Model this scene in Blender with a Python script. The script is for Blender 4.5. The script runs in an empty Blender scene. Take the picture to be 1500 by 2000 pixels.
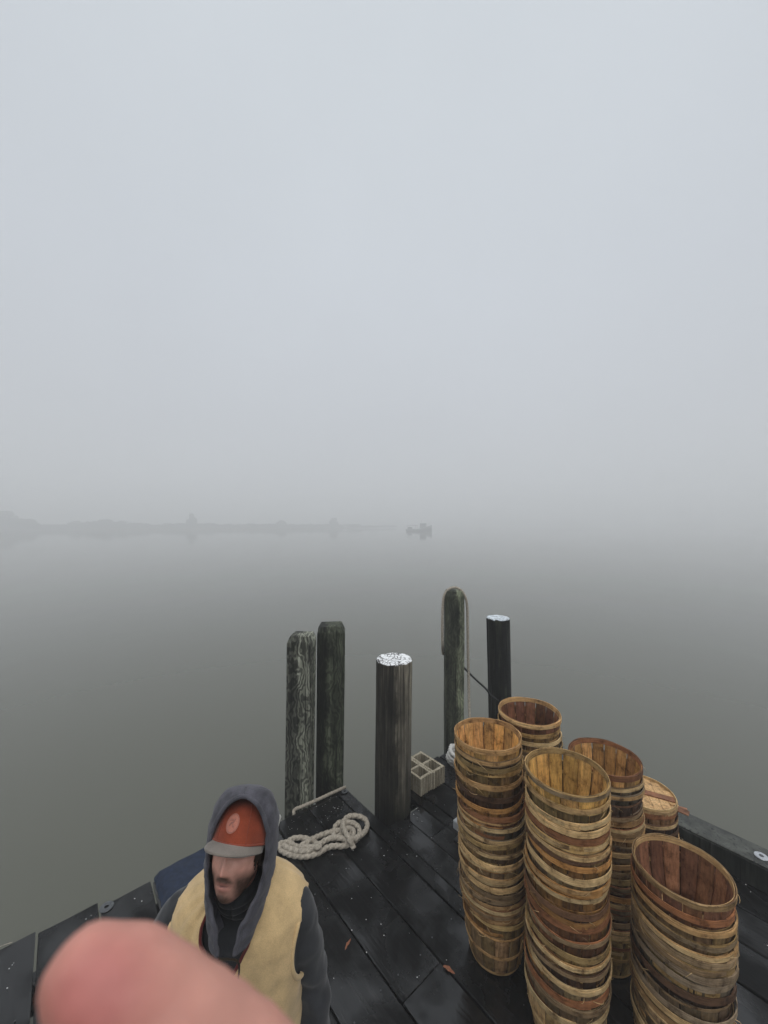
import bpy, math, random
from mathutils import Vector, Matrix, noise as MN
R = math.radians
C = bpy.context.scene
COL = C.collection
PI = math.pi

# ------------------------------------------------------------------ camera, world, light
cam_d = bpy.data.cameras.new("camera"); cam = bpy.data.objects.new("camera", cam_d); COL.objects.link(cam)
cam.location = (0, 0, 3.0); cam.rotation_euler = (R(90), 0, 0)
cam_d.sensor_fit = 'VERTICAL'; cam_d.sensor_height = 36; cam_d.sensor_width = 27; cam_d.lens = 13.5
cam_d.shift_y = 24 / 2000.0
cam_d.clip_start = 0.01; cam_d.clip_end = 6000
cam_d.dof.use_dof = True; cam_d.dof.focus_distance = 2.9; cam_d.dof.aperture_fstop = 10
C.camera = cam

w = bpy.data.worlds.new("World"); C.world = w; w.use_nodes = True
nt = w.node_tree; nt.nodes.clear()
out = nt.nodes.new('ShaderNodeOutputWorld'); bg = nt.nodes.new('ShaderNodeBackground')
sky = nt.nodes.new('ShaderNodeTexSky'); sky.sky_type = 'NISHITA'; sky.sun_disc = False
sky.sun_elevation = R(60); sky.sun_rotation = R(200); sky.air_density = 1.0; sky.dust_density = 6.0
geo = nt.nodes.new('ShaderNodeNewGeometry'); sep = nt.nodes.new('ShaderNodeSeparateXYZ')
tc = nt.nodes.new('ShaderNodeTexCoord')
ramp = nt.nodes.new('ShaderNodeValToRGB')
# an overcast fog dome: the pale layer of cloud lies over the blue sky
els = ramp.color_ramp.elements
els[0].position = 0.0; els[0].color = (.64, .66, .675, 1)
els[1].position = 1.0; els[1].color = (1.75, 1.78, 1.80, 1)
e = els.new(.06); e.color = (.60, .630, .665, 1)
e = els.new(.25); e.color = (.595, .628, .675, 1)
e = els.new(.50); e.color = (.625, .667, .722, 1)
e = els.new(.82); e.color = (.665, .715, .765, 1)
nz = nt.nodes.new('ShaderNodeTexNoise'); nz.inputs['Scale'].default_value = 1.2; nz.inputs['Detail'].default_value = 3
nt.links.new(tc.outputs['Generated'], nz.inputs['Vector'])
nmul = nt.nodes.new('ShaderNodeMapRange'); nmul.inputs['From Min'].default_value = .3; nmul.inputs['From Max'].default_value = .7
nmul.inputs['To Min'].default_value = .955; nmul.inputs['To Max'].default_value = 1.035
nt.links.new(nz.outputs[0], nmul.inputs[0])
cl = nt.nodes.new('ShaderNodeVectorMath'); cl.operation = 'SCALE'
nt.links.new(tc.outputs['Generated'], sep.inputs[0]); nt.links.new(sep.outputs[2], ramp.inputs[0])
nt.links.new(ramp.outputs[0], cl.inputs[0]); nt.links.new(nmul.outputs[0], cl.inputs['Scale'])
sk = nt.nodes.new('ShaderNodeVectorMath'); sk.operation = 'SCALE'; sk.inputs['Scale'].default_value = .05
nt.links.new(sky.outputs[0], sk.inputs[0])
mx = nt.nodes.new('ShaderNodeMix'); mx.data_type = 'RGBA'; mx.inputs[0].default_value = .96
nt.links.new(sk.outputs[0], mx.inputs[6]); nt.links.new(cl.outputs[0], mx.inputs[7])
nt.links.new(mx.outputs[2], bg.inputs[0]); bg.inputs[1].default_value = 1.0
nt.links.new(bg.outputs[0], out.inputs[0])

sd = bpy.data.lights.new("sun", 'SUN'); sd.energy = 1.0; sd.angle = R(50); sd.color = (1, .985, .96)
sun = bpy.data.objects.new("sun", sd); COL.objects.link(sun)
sun.rotation_euler = (R(30), 0, R(20))

C.view_settings.view_transform = 'Standard'; C.view_settings.look = 'None'
C.view_settings.exposure = 0.0; C.view_settings.gamma = 1
C.cycles.use_denoising = True
C.cycles.volume_bounces = 8; C.cycles.max_bounces = 12
C.cycles.volume_step_rate = 4

# ------------------------------------------------------------------ materials
def mat_new(name):
    m = bpy.data.materials.new(name); m.use_nodes = True
    n = m.node_tree; b = n.nodes['Principled BSDF']
    return m, n, b
def coords(n, scale=(1, 1, 1), rand=True):
    t = n.nodes.new('ShaderNodeTexCoord'); mp = n.nodes.new('ShaderNodeMapping')
    mp.inputs['Scale'].default_value = scale
    n.links.new(t.outputs['Object'], mp.inputs['Vector'])
    if rand:
        oi = n.nodes.new('ShaderNodeObjectInfo'); vm = n.nodes.new('ShaderNodeVectorMath'); vm.operation = 'SCALE'
        vm.inputs[0].default_value = (37, 53, 29); n.links.new(oi.outputs['Random'], vm.inputs['Scale'])
        n.links.new(vm.outputs[0], mp.inputs['Location'])
    return mp.outputs[0]
def noise_n(n, vec, scale, detail=5, rough=.6, dist=0):
    t = n.nodes.new('ShaderNodeTexNoise'); t.inputs['Scale'].default_value = scale
    t.inputs['Detail'].default_value = detail; t.inputs['Roughness'].default_value = rough; t.inputs['Distortion'].default_value = dist
    if vec: n.links.new(vec, t.inputs['Vector'])
    return t.outputs[0]
def ramp_n(n, fac, stops):
    r = n.nodes.new('ShaderNodeValToRGB'); el = r.color_ramp.elements
    while len(el) < len(stops): el.new(.5)
    for k, (p, c) in enumerate(stops):
        el[k].position = p; el[k].color = (c, c, c, 1) if not isinstance(c, tuple) else (*c, 1)
    n.links.new(fac, r.inputs[0]); return r.outputs[0]
def mixc(n, a, b, fac, mode='MIX'):
    m = n.nodes.new('ShaderNodeMix'); m.data_type = 'RGBA'; m.blend_type = mode
    for s, v in ((0, fac), (6, a), (7, b)):
        if isinstance(v, (int, float)): m.inputs[s].default_value = v if s == 0 else (v, v, v, 1)
        elif isinstance(v, tuple): m.inputs[s].default_value = (*v, 1)
        else: n.links.new(v, m.inputs[s])
    return m.outputs[2]
def bump_n(n, b, h, strength=.3, dist=.01, prev=None):
    t = n.nodes.new('ShaderNodeBump'); t.inputs['Strength'].default_value = strength; t.inputs['Distance'].default_value = dist
    n.links.new(h, t.inputs['Height'])
    if prev: n.links.new(prev, t.inputs['Normal'])
    n.links.new(t.outputs[0], b.inputs['Normal']); return t.outputs[0]
def attr(n, name):
    a = n.nodes.new('ShaderNodeAttribute'); a.attribute_name = name; return a.outputs['Color']

def splint_mat(name, scale, use_obj=True):
    m, n, b = mat_new(name)
    v = coords(n, scale); v2 = coords(n, (1, 1, 1))
    oi = n.nodes.new('ShaderNodeObjectInfo')
    g = noise_n(n, v, 1.0, 6, .65)
    c = mixc(n, oi.outputs['Color'], ramp_n(n, g, [(.25, .38), (.5, .9), (.75, 1.35)]), 1.0, 'MULTIPLY')
    c = mixc(n, c, attr(n, 'tone'), 1.0, 'MULTIPLY')
    d = noise_n(n, v2, 14, 6, .7)
    c = mixc(n, c, ramp_n(n, d, [(.32, (.20, .15, .11)), (.46, (.82, .77, .70)), (.62, (1.1, 1.08, 1.05))]), .95, 'MULTIPLY')
    k = noise_n(n, v2, 70, 3, .7)
    c = mixc(n, c, ramp_n(n, k, [(.26, (.25, .18, .13)), (.36, 1.0)]), .7, 'MULTIPLY')
    n.links.new(c, b.inputs['Base Color'])
    b.inputs['Roughness'].default_value = .62; b.inputs['Specular IOR Level'].default_value = .35
    bump_n(n, b, g, .5, .002)
    return m
M = {}
M['stave'] = splint_mat('stave_wood', (75, 75, 5))
M['hoop'] = splint_mat('hoop_wood', (9, 9, 170))

def plank_mat():
    m, n, b = mat_new('wet_plank')
    v = coords(n, (1.2, 28, 28)); v2 = coords(n, (1, 1, 1)); oi = n.nodes.new('ShaderNodeObjectInfo')
    g = noise_n(n, v, 1.6, 7, .65); l = noise_n(n, v2, 2.2, 4, .55, .4); f = noise_n(n, v2, 45, 5, .7)
    c = ramp_n(n, g, [(.3, (.003, .003, .003)), (.55, (.008, .0078, .008)), (.8, (.020, .0195, .0195))])
    c = mixc(n, c, ramp_n(n, l, [(.35, .55), (.65, 1.5)]), .9, 'MULTIPLY')
    c = mixc(n, c, (.035, .034, .030), ramp_n(n, f, [(.60, 0.0), (.78, .6)]))
    c = mixc(n, c, ramp_n(n, oi.outputs['Random'], [(0, .7), (1, 1.45)]), 1.0, 'MULTIPLY')
    n.links.new(c, b.inputs['Base Color'])
    wet = mixc(n, ramp_n(n, l, [(.42, .48), (.51, .12), (.57, .03)]), ramp_n(n, f, [(.3, .2), (.7, .62)]), ramp_n(n, l, [(.47, .45), (.58, .02)]))
    n.links.new(wet, b.inputs['Roughness'])
    n.links.new(ramp_n(n, l, [(.40, .10), (.54, .34), (.60, .55)]), b.inputs['Specular IOR Level'])
    p = bump_n(n, b, g, .35, .004); bump_n(n, b, f, .25, .0015, p)
    return m
M['plank'] = plank_mat()

def pile_mat(name, dark, mid, light, swirl=0.0, tone=(.42, .62), rough=.75, zs=1.1, sp=None, fine=16, ztop=None):
    m, n, b = mat_new(name)
    v = coords(n, (fine, fine, zs)); v2 = coords(n, (1, 1, .45))
    g = noise_n(n, v, 1.3, 8, .7, .3); l = noise_n(n, v2, 5.5, 5, .6)
    c = ramp_n(n, g, [(.3, dark), (.5, mid), (.72, light)])
    if swirl > 0:
        wv = n.nodes.new('ShaderNodeTexWave'); wv.inputs['Scale'].default_value = 6; wv.inputs['Distortion'].default_value = 26
        wv.inputs['Detail'].default_value = 3; wv.inputs['Detail Scale'].default_value = .9
        mp = coords(n, (1, 1, .62)); n.links.new(mp, wv.inputs['Vector'])
        c = mixc(n, c, ramp_n(n, wv.outputs[1], [(.3, .45), (.75, 1.9)]), swirl, 'MULTIPLY')
    c = mixc(n, c, ramp_n(n, l, [(tone[0], .28), (tone[1], 1.35)]), .9, 'MULTIPLY')
    cf = noise_n(n, coords(n, (42, 42, .9)), 1.0, 3, .5)
    c = mixc(n, c, ramp_n(n, cf, [(.30, .12), (.39, 1.0)]), 1.0, 'MULTIPLY')   # drying checks
    if sp is not None:   # darker left of a wandering line, on some timbers heartwood beside sapwood
        t = n.nodes.new('ShaderNodeTexCoord'); sx = n.nodes.new('ShaderNodeSeparateXYZ'); n.links.new(t.outputs['Object'], sx.inputs[0])
        a = n.nodes.new('ShaderNodeMath'); a.operation = 'MULTIPLY_ADD'; n.links.new(l, a.inputs[0]); a.inputs[1].default_value = .22; n.links.new(sx.outputs[0], a.inputs[2])
        c = mixc(n, c, ramp_n(n, a.outputs[0], [(max(0, .11 + sp - .02), .52), (.11 + sp + .02, 1.9)]), 1.0, 'MULTIPLY')
    if ztop is not None:  # soaked and slimy below this height
        t2 = n.nodes.new('ShaderNodeTexCoord'); sz = n.nodes.new('ShaderNodeSeparateXYZ'); n.links.new(t2.outputs['Object'], sz.inputs[0])
        a2 = n.nodes.new('ShaderNodeMath'); a2.operation = 'MULTIPLY_ADD'; n.links.new(g, a2.inputs[0]); a2.inputs[1].default_value = -.5; n.links.new(sz.outputs[2], a2.inputs[2])
        mr = n.nodes.new('ShaderNodeMapRange'); n.links.new(a2.outputs[0], mr.inputs[0]); mr.inputs[1].default_value = ztop - .35; mr.inputs[2].default_value = ztop + .1
        c = mixc(n, (.18, .20, .17), 1.0, mr.outputs[0]) if False else mixc(n, c, mixc(n, c, (.16, .17, .15), 1.0, 'MULTIPLY'), ramp_n(n, mr.outputs[0], [(0, 1.0), (1, 0.0)]))
    n.links.new(c, b.inputs['Base Color']); b.inputs['Roughness'].default_value = rough
    b.inputs['Specular IOR Level'].default_value = .3
    bump_n(n, b, g, .8, .012)
    return m
M['pile_green'] = pile_mat('weathered_square_timber', (.018, .019, .014), (.065, .067, .052), (.155, .158, .13), .85, (.3, .6), .8, 1.1, .0)
M['pile_roped'] = pile_mat('lichen_square_timber', (.020, .022, .014), (.075, .082, .054), (.16, .175, .115), .35, (.3, .6), .8, 1.1, .03)
M['pile_mossy'] = pile_mat('mossy_dark_timber', (.008, .009, .006), (.022, .025, .016), (.055, .062, .042), .5, (.35, .6), .8, 1.1, -.06)  # left strip darkened in colour, partly for the neighbouring piling's shadow
M['pile_grey'] = pile_mat('weathered_round_log', (.010, .009, .007), (.058, .052, .040), (.21, .19, .145), 0, (.30, .58), .8, .8, .02, 34, 1.72)
M['pile_black'] = pile_mat('tarred_round_log', (.0025, .0025, .003), (.005, .005, .005), (.040, .046, .028), 0, (.46, .62), .45)
M['curbtop'] = pile_mat('curb_sky_sheen', (.020, .021, .017), (.042, .044, .036), (.07, .073, .062), 0, (.3, .6), .25, 1.1, None, 8)  # paler than the curb timber: sky reflection on its wet top, as colour
M['curb'] = pile_mat('algae_stained_timber', (.007, .0075, .0065), (.018, .019, .016), (.045, .048, .04), 0, (.3, .6), .28)

def cap_mat(name, col, crack):
    m, n, b = mat_new(name)
    v = coords(n, (1, 1, .3)); vo = n.nodes.new('ShaderNodeTexVoronoi'); vo.feature = 'DISTANCE_TO_EDGE'; vo.inputs['Scale'].default_value = 26
    n.links.new(v, vo.inputs['Vector'])
    f = noise_n(n, v, 13, 5, .6)
    a = ramp_n(n, vo.outputs['Distance'], [(.03, 1.0), (.16, 0.0)])
    a2 = mixc(n, a, ramp_n(n, f, [(.42, 0.0), (.50, 1.0)]), 1.0, 'MULTIPLY')
    c = mixc(n, col, crack, a2)
    n.links.new(c, b.inputs['Base Color']); b.inputs['Roughness'].default_value = .6
    bump_n(n, b, f, .6, .01); return m
M['cap_white'] = cap_mat('white_painted_end_grain', (.86, .87, .88), (.03, .025, .02))
M['cap_blue'] = cap_mat('white_crusted_end_grain', (.66, .71, .75), (.20, .23, .26))

def simple(name, col, rough=.7, var=.25, scale=40, bump=.2, bd=.002, metal=0, spec=.4, stretch=(1, 1, 1)):
    m, n, b = mat_new(name)
    v = coords(n, stretch); f = noise_n(n, v, scale, 5, .65)
    c = mixc(n, tuple(x * (1 - var) for x in col), tuple(min(1, x * (1 + var)) for x in col), ramp_n(n, f, [(.3, 0.0), (.7, 1.0)]))
    n.links.new(c, b.inputs['Base Color']); b.inputs['Roughness'].default_value = rough
    b.inputs['Metallic'].default_value = metal; b.inputs['Specular IOR Level'].default_value = spec
    if bump: bump_n(n, b, f, bump, bd)
    return m
M['rope'] = simple('manila_rope', (.33, .29, .235), .85, .45, 60, .6)
M['rope_white'] = simple('pale_rope', (.50, .49, .46), .8, .25, 60, .4)
M['rope_dark'] = simple('dark_rope', (.02, .02, .02), .8)
M['galv'] = simple('galvanised_steel', (.55, .56, .58), .38, .25, 60, .2, .001, .85)
M['bolt'] = simple('dull_bolt_metal', (.10, .105, .11), .5, .3, 60, .2, .001, .6)
M['greybox'] = simple('grey_plastic', (.30, .31, .32), .5, .12, 20)
M['black'] = simple('black_paint', (.012, .012, .013), .5)
M['navy'] = simple('navy_cloth', (.010, .018, .040), .8, .4, 30, .5, .004)
M['leaf'] = simple('dead_leaf', (.23, .09, .045), .6, .35, 90)
M['grit'] = simple('white_grit', (.72, .72, .70), .5, .15)
M['pink'] = simple('pink_twine', (.50, .035, .06), .7)
M['pallet'] = simple('pallet_wood', (.2, .15, .1), .8, .3, 8, .3, .003, 0, .3, (1, 8, 8))
def block_mat():
    m, n, b = mat_new('concrete_block')
    v = coords(n, (1, 1, 1)); f = noise_n(n, v, 60, 6, .7); l = noise_n(n, coords(n, (55, 55, 2)), 1, 4, .6)
    c = ramp_n(n, f, [(.3, (.24, .21, .155)), (.7, (.46, .41, .31))])
    c = mixc(n, c, ramp_n(n, l, [(.38, (.42, .40, .34)), (.56, 1.05)]), .85, 'MULTIPLY')
    n.links.new(c, b.inputs['Base Color']); b.inputs['Roughness'].default_value = .95
    bump_n(n, b, f, .6, .004); return m
M['block'] = block_mat()

def water_mat():
    m, n, b = mat_new('estuary_water')
    b.inputs['Base Color'].default_value = (.086, .086, .064, 1)
    b.inputs['Roughness'].default_value = .05; b.inputs['IOR'].default_value = 1.52
    v = coords(n, (1, .55, 1), False)
    f = noise_n(n, v, 1.3, 3, .5); g = noise_n(n, v, .12, 3, .5)
    p = bump_n(n, b, f, .10, .03); bump_n(n, b, g, .10, .2, p)
    return m
M['water'] = water_mat()

# ------------------------------------------------------------------ mesh helpers
class MB:
    def __init__(s): s.v = []; s.f = []; s.t = []
    def add(s, vs, fs, tone=1.0):
        o = len(s.v); s.v += [tuple(p) for p in vs]; s.f += [tuple(o + i for i in f) for f in fs]
        s.t += [tone if isinstance(tone, tuple) else (tone, tone, tone)] * len(vs)
    def box(s, c, d, rot=0, tone=1.0, bev=0.0):
        cx, cy, cz = c; dx, dy, dz = d[0] / 2, d[1] / 2, d[2] / 2
        cr, sr = math.cos(rot), math.sin(rot); vs = []
        if bev <= 0:
            pr = [(-dx, -dy), (dx, -dy), (dx, dy), (-dx, dy)]; lv = [(-dz, 0), (dz, 0)]
        else:
            b_ = bev; pr = [(-dx + b_, -dy), (dx - b_, -dy), (dx, -dy + b_), (dx, dy - b_), (dx - b_, dy), (-dx + b_, dy), (-dx, dy - b_), (-dx, -dy + b_)]
            lv = [(-dz, b_), (-dz + b_, 0), (dz - b_, 0), (dz, b_)]
        for z, ins in lv:
            for x, y in pr:
                x2 = x - math.copysign(min(ins, abs(x)), x); y2 = y - math.copysign(min(ins, abs(y)), y)
                vs.append((cx + x2 * cr - y2 * sr, cy + x2 * sr + y2 * cr, cz + z))
        k = len(pr); fs = [tuple(range(k - 1, -1, -1)), tuple(range(k * (len(lv) - 1), k * len(lv)))]
        for l in range(len(lv) - 1):
            for i in range(k):
                j = (i + 1) % k; fs.append((l * k + i, l * k + j, (l + 1) * k + j, (l + 1) * k + i))
        s.add(vs, fs, tone)
    def grid(s, rows, tone=1.0, closed=False, capped=False):
        k = len(rows[0]); vs = [p for r in rows for p in r]; fs = []
        for i in range(len(rows) - 1):
            for j in range(k if closed else k - 1):
                j2 = (j + 1) % k
                fs.append((i * k + j, i * k + j2, (i + 1) * k + j2, (i + 1) * k + j))
        if capped:
            fs.append(tuple(range(k - 1, -1, -1))); fs.append(tuple((len(rows) - 1) * k + j for j in range(k)))
        s.add(vs, fs, tone)
    def tube(s, path, rad, k=10, tone=1.0, lobes=0, pitch=.1, depth=.16, cap=True):
        P = [Vector(p) for p in path]; n = len(P)
        T = [(P[min(i + 1, n - 1)] - P[max(i - 1, 0)]).normalized() for i in range(n)]
        u = T[0].orthogonal().normalized(); rows = []; L = 0
        for i in range(n):
            if i:
                L += (P[i] - P[i - 1]).length
                u = (u - T[i] * u.dot(T[i])); u = u.normalized() if u.length > 1e-6 else T[i].orthogonal().normalized()
            vv = T[i].cross(u); r0 = rad[i] if isinstance(rad, (list, tuple)) else rad; row = []
            for j in range(k):
                a = 2 * PI * j / k; r = r0
                if lobes: r = r0 * (1 - depth + depth * 2 * abs(math.cos(lobes * .5 * (a + 2 * PI * L / (pitch)))))
                row.append(P[i] + u * math.cos(a) * r + vv * math.sin(a) * r)
            rows.append(row)
        s.grid(rows, tone, True, cap)
    def build(s, name, mat=None, parent=None, smooth=False, color=None, loc=None):
        me = bpy.data.meshes.new(name); me.from_pydata(s.v, [], s.f); me.update()
        a = me.color_attributes.new('tone', 'FLOAT_COLOR', 'POINT')
        for i, t in enumerate(s.t): a.data[i].color = (*t, 1)
        o = bpy.data.objects.new(name, me); COL.objects.link(o)
        if mat: me.materials.append(mat)
        if smooth: me.polygons.foreach_set('use_smooth', [True] * len(me.polygons))
        if parent: o.parent = parent
        if color: o.color = (*color, 1)
        if loc: o.location = loc
        return o
def tag(o, label=None, cat=None, group=None, kind=None):
    if label: o['label'] = label
    if cat: o['category'] = cat
    if group: o['group'] = group
    if kind: o['kind'] = kind
    return o
def empty(name, loc=(0, 0, 0), rz=0, **k):
    o = bpy.data.objects.new(name, None); COL.objects.link(o); o.location = loc; o.rotation_euler = (0, 0, rz)
    o.empty_display_size = .1; return tag(o, **k)
def spline(pts, step):
    P = [Vector(p) for p in pts]; P = [P[0] * 2 - P[1]] + P + [P[-1] * 2 - P[-2]]; o = []
    for i in range(1, len(P) - 2):
        a, b, c, d = P[i - 1:i + 3]; n = max(1, int((c - b).length / step))
        for k in range(n):
            t = k / n
            o.append(.5 * ((2 * b) + (c - a) * t + (2 * a - 5 * b + 4 * c - d) * t * t + (3 * b - a - 3 * c + d) * t ** 3))
    o.append(P[-2]); return o
def remesh(mb, name, mat, parent, voxel, smooth_it=4, wr=None, col=None):
    """fuse closed pieces into one continuous skin; wr(p, n) -> offset along the normal"""
    tmp = mb.build(name + '_raw'); md = tmp.modifiers.new('r', 'REMESH'); md.mode = 'VOXEL'; md.voxel_size = voxel
    sm = tmp.modifiers.new('s', 'SMOOTH'); sm.factor = .5; sm.iterations = smooth_it
    dg = bpy.context.evaluated_depsgraph_get(); ev = tmp.evaluated_get(dg)
    me = bpy.data.meshes.new_from_object(ev); me.name = name
    bpy.data.objects.remove(tmp)
    if wr:
        nn = [v.normal.copy() for v in me.vertices]
        for v, nrm in zip(me.vertices, nn): v.co = v.co + nrm * wr(v.co, nrm)
    for a_ in list(me.color_attributes): me.color_attributes.remove(a_)
    a = me.color_attributes.new('tone', 'FLOAT_COLOR', 'POINT')
    for i, v in enumerate(me.vertices): a.data[i].color = (*(col(v.co) if col else (1, 1, 1)), 1)
    me.materials.clear(); me.materials.append(mat)
    me.polygons.foreach_set('use_smooth', [True] * len(me.polygons)); me.update()
    o = bpy.data.objects.new(name, me); COL.objects.link(o); o.parent = parent; return o

# deck frame: u runs along the planks, v across them
TH = R(50); U = Vector((math.cos(TH), -math.sin(TH), 0)); V = Vector((math.sin(TH), math.cos(TH), 0))
def DK(wv, av, z=0): return V * wv + U * av + Vector((0, 0, z))
ROT = math.atan2(U.y, U.x)
WZ = -.60
rng = random.Random(7)

# ------------------------------------------------------------------ water
wm = MB(); N = 40; ext = 1470
wm.add([(-ext, -ext, WZ), (ext, -ext, WZ), (ext, ext, WZ), (-ext, ext, WZ)], [(0, 1, 2, 3)])
wo = wm.build('water', M['water']); tag(wo, 'calm grey green water fading into fog', kind='structure')

# ------------------------------------------------------------------ dock
dock = empty('dock', (0, 0, 0), label='black wet plank dock with a timber curb along its right side', cat='dock')
edges = [-2.61, -2.26, -1.91, -1.56, -1.20, -.85, -.50, -.14, .225, .58, .93, 1.28, 1.635, 1.995, 2.345, 2.48, 2.70, 3.06, 3.40, 3.74, 4.08, 4.375]
def plank(w0, w1, a0, a1, cuts=()):
    pts = [a0, *cuts, a1]
    for s0, s1 in zip(pts, pts[1:]):
        L = s1 - s0 - .007; W = w1 - w0 - rng.uniform(.011, .018); T = .05
        mb = MB(); nx = max(4, int(L / .12)); rows = []
        sd_ = rng.random() * 99
        prof = [(-.5, -.95), (-.5, -.12), (-.485, -.02), (-.25, 0), (0, 0), (.25, 0), (.485, -.02), (.5, -.12), (.5, -.95)]
        for i in range(nx + 1):
            x = -L / 2 + L * i / nx; row = []
            for (py, pz) in prof:
                wob = MN.noise(Vector((x * 1.3 + sd_, py * 2, 0))) * .004
                cup = -.004 * (1 - (2 * py) ** 2) if abs(py) < .49 else 0
                z = pz * T + (cup + MN.noise(Vector((x * 2, py * 5, sd_))) * .0018 if pz > -.5 else 0)
                e_ = 0
                if i in (0, nx): e_ = MN.noise(Vector((py * 6, sd_, 3))) * .006 * (1 if i else -1)
                row.append((x + e_, py * W + wob, z))
            rows.append(row)
        mb.grid(rows, 1.0, True, True)
        o = mb.build('plank', M['plank'], dock)
        c = DK((w0 + w1) / 2, (s0 + s1) / 2, rng.uniform(-.004, .0)); o.location = c; o.rotation_euler = (rng.uniform(-.004, .004), 0, ROT)
edges.append(4.66)
for k in range(len(edges) - 1):
    w0, w1 = edges[k], edges[k + 1]; wm_ = (w0 + w1) / 2
    if wm_ < -.14: a0 = -3.84 + rng.uniform(-.03, .03)
    elif wm_ < .225: a0 = -3.80
    elif wm_ < .58: a0 = -3.74
    elif wm_ < 1.28: a0 = -3.71
    elif wm_ < 1.635: a0 = -3.68
    elif wm_ < 2.48: a0 = -3.64 + rng.uniform(-.008, .008)
    else: a0 = -3.36 + rng.uniform(-.02, .02)
    cuts = ()
    if abs(w0 - 1.635) < .01: cuts = (-1.77, -.2)
    elif abs(w0 - 2.70) < .01: cuts = (-2.53, .4)
    elif abs(w0 - 1.995) < .01: cuts = (-.6,)
    elif w0 > 3.0: cuts = (rng.choice([-1.4, -.9, .2]),)
    elif w0 < 1: cuts = (rng.choice([-1.1, -.4, .5]),)
    if abs(w0 - 2.48) < .01:
        plank(w0, w1, -2.89, 2.2); continue
    if abs(w0 - 2.70) < .01:      # the plank notched round the round piling
        plank(2.70, 2.93, -2.89, -2.53); plank(2.93, 3.06, a0, -2.53); plank(2.70, 3.06, -2.53, .4); plank(2.70, 3.06, .4, 2.2); continue
    plank(w0, w1, a0, 2.2, cuts)
for av, w0, w1 in ((-3.5, -2.6, 2.46), (-3.2, 2.97, 4.4), (-2.75, -2.6, 4.4), (-1.9, -2.6, 4.4), (-1.0, -2.6, 4.4), (-.1, -2.6, 4.4), (.9, -2.6, 4.4), (1.9, -2.6, 4.4)):
    mb = MB(); mb.box((0, 0, 0), (.10, w1 - w0, .22), 0, 1.0, .008)
    o = mb.build('joist', M['plank'], dock); o.location = DK((w0 + w1) / 2, av, -.165); o.rotation_euler = (0, 0, ROT)
# curb timber along the right side
mb = MB(); rows = []
L = 6.2
for i in range(60):
    x = -L / 2 + L * i / 59; row = []
    for (py, pz) in [(-.125, -.095), (-.125, .088), (-.118, .098), (-.04, .1), (.05, .1), (.118, .098), (.125, .088), (.125, -.095)]:
        q = MN.noise(Vector((x * 3, py * 9, pz * 9))) * .005
        row.append((x, py + q, pz + q * .7))
    rows.append(row)
mb.grid(rows, 1.0, True, True)
cb = mb.build('curb_timber', M['curb'], dock); cb.location = DK(4.505, -.2, .102); cb.rotation_euler = (0, 0, ROT)
mb = MB(); rows = []
for i in range(60):
    x = -L / 2 + L * i / 59; row = []
    for (py, pz) in [(-.124, .0), (-.126, .008), (-.118, .014), (-.04, .0155), (.05, .0155), (.118, .014), (.126, .008), (.124, .0)]:
        q = MN.noise(Vector((x * 3, py * 9, pz * 9))) * .003; row.append((x, py + q, pz + q * .3))
    rows.append(row)
mb.grid(rows, 1.0, True, True)
ct = mb.build('curb_top_sheen', M['curbtop'], dock); ct.location = DK(4.505, -.2, .2035); ct.rotation_euler = (0, 0, ROT)  # added thin layer whose paler colour stands for sky sheen on the curb
mb = MB(); rq = random.Random(12)
for k in range(len(edges) - 2):
    for av in (-3.2, -2.75, -1.9, -1.0, -.1):
        for f in (.2, .8):
            p = DK(edges[k] + (edges[k + 1] - edges[k]) * f + rq.uniform(-.01, .01), av + rq.uniform(-.02, .02), -.003)
            mb.add([(p.x + .005 * math.cos(j * PI / 3), p.y + .005 * math.sin(j * PI / 3), p.z + h) for h in (0, .0045) for j in range(6)], [(6, 7, 8, 9, 10, 11)] + [(j, (j + 1) % 6, 6 + (j + 1) % 6, 6 + j) for j in range(6)])
tag(mb.build('nail_head', M['bolt'], dock), kind='stuff')
# bolts
def washer(loc, r, mat, nut=True):
    mb = MB(); rows = []
    for (rr, z) in ((.30 * r, .004), (.36 * r, .0065), (.95 * r, .006), (r, .003), (r, 0)):
        rows.append([(rr * math.cos(2 * PI * j / 24), rr * math.sin(2 * PI * j / 24), z) for j in range(24)])
    mb.grid(rows, 1, True)
    o = mb.build('bolt_washer', mat, dock); o.location = loc
    if nut:
        mb = MB(); rows = [[(.34 * r * math.cos(2 * PI * j / 6), .34 * r * math.sin(2 * PI * j / 6), z) for j in range(6)] for z in (0, .006, .009)]
        mb.grid(rows, 1, True, True); q = mb.build('bolt_head', M['bolt'], o)
    return o
# px (1487,1677) on the curb top, plates on the plank ends
wsh = washer((2.8 * 737 / 653, 2.8 * 750 / 653, .219), .046, M['galv'])
washer((-.442, 4.31, .001), .034, M['bolt'], False)
washer((-2.173, 3.008, .001), .048, M['bolt'], False)

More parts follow.
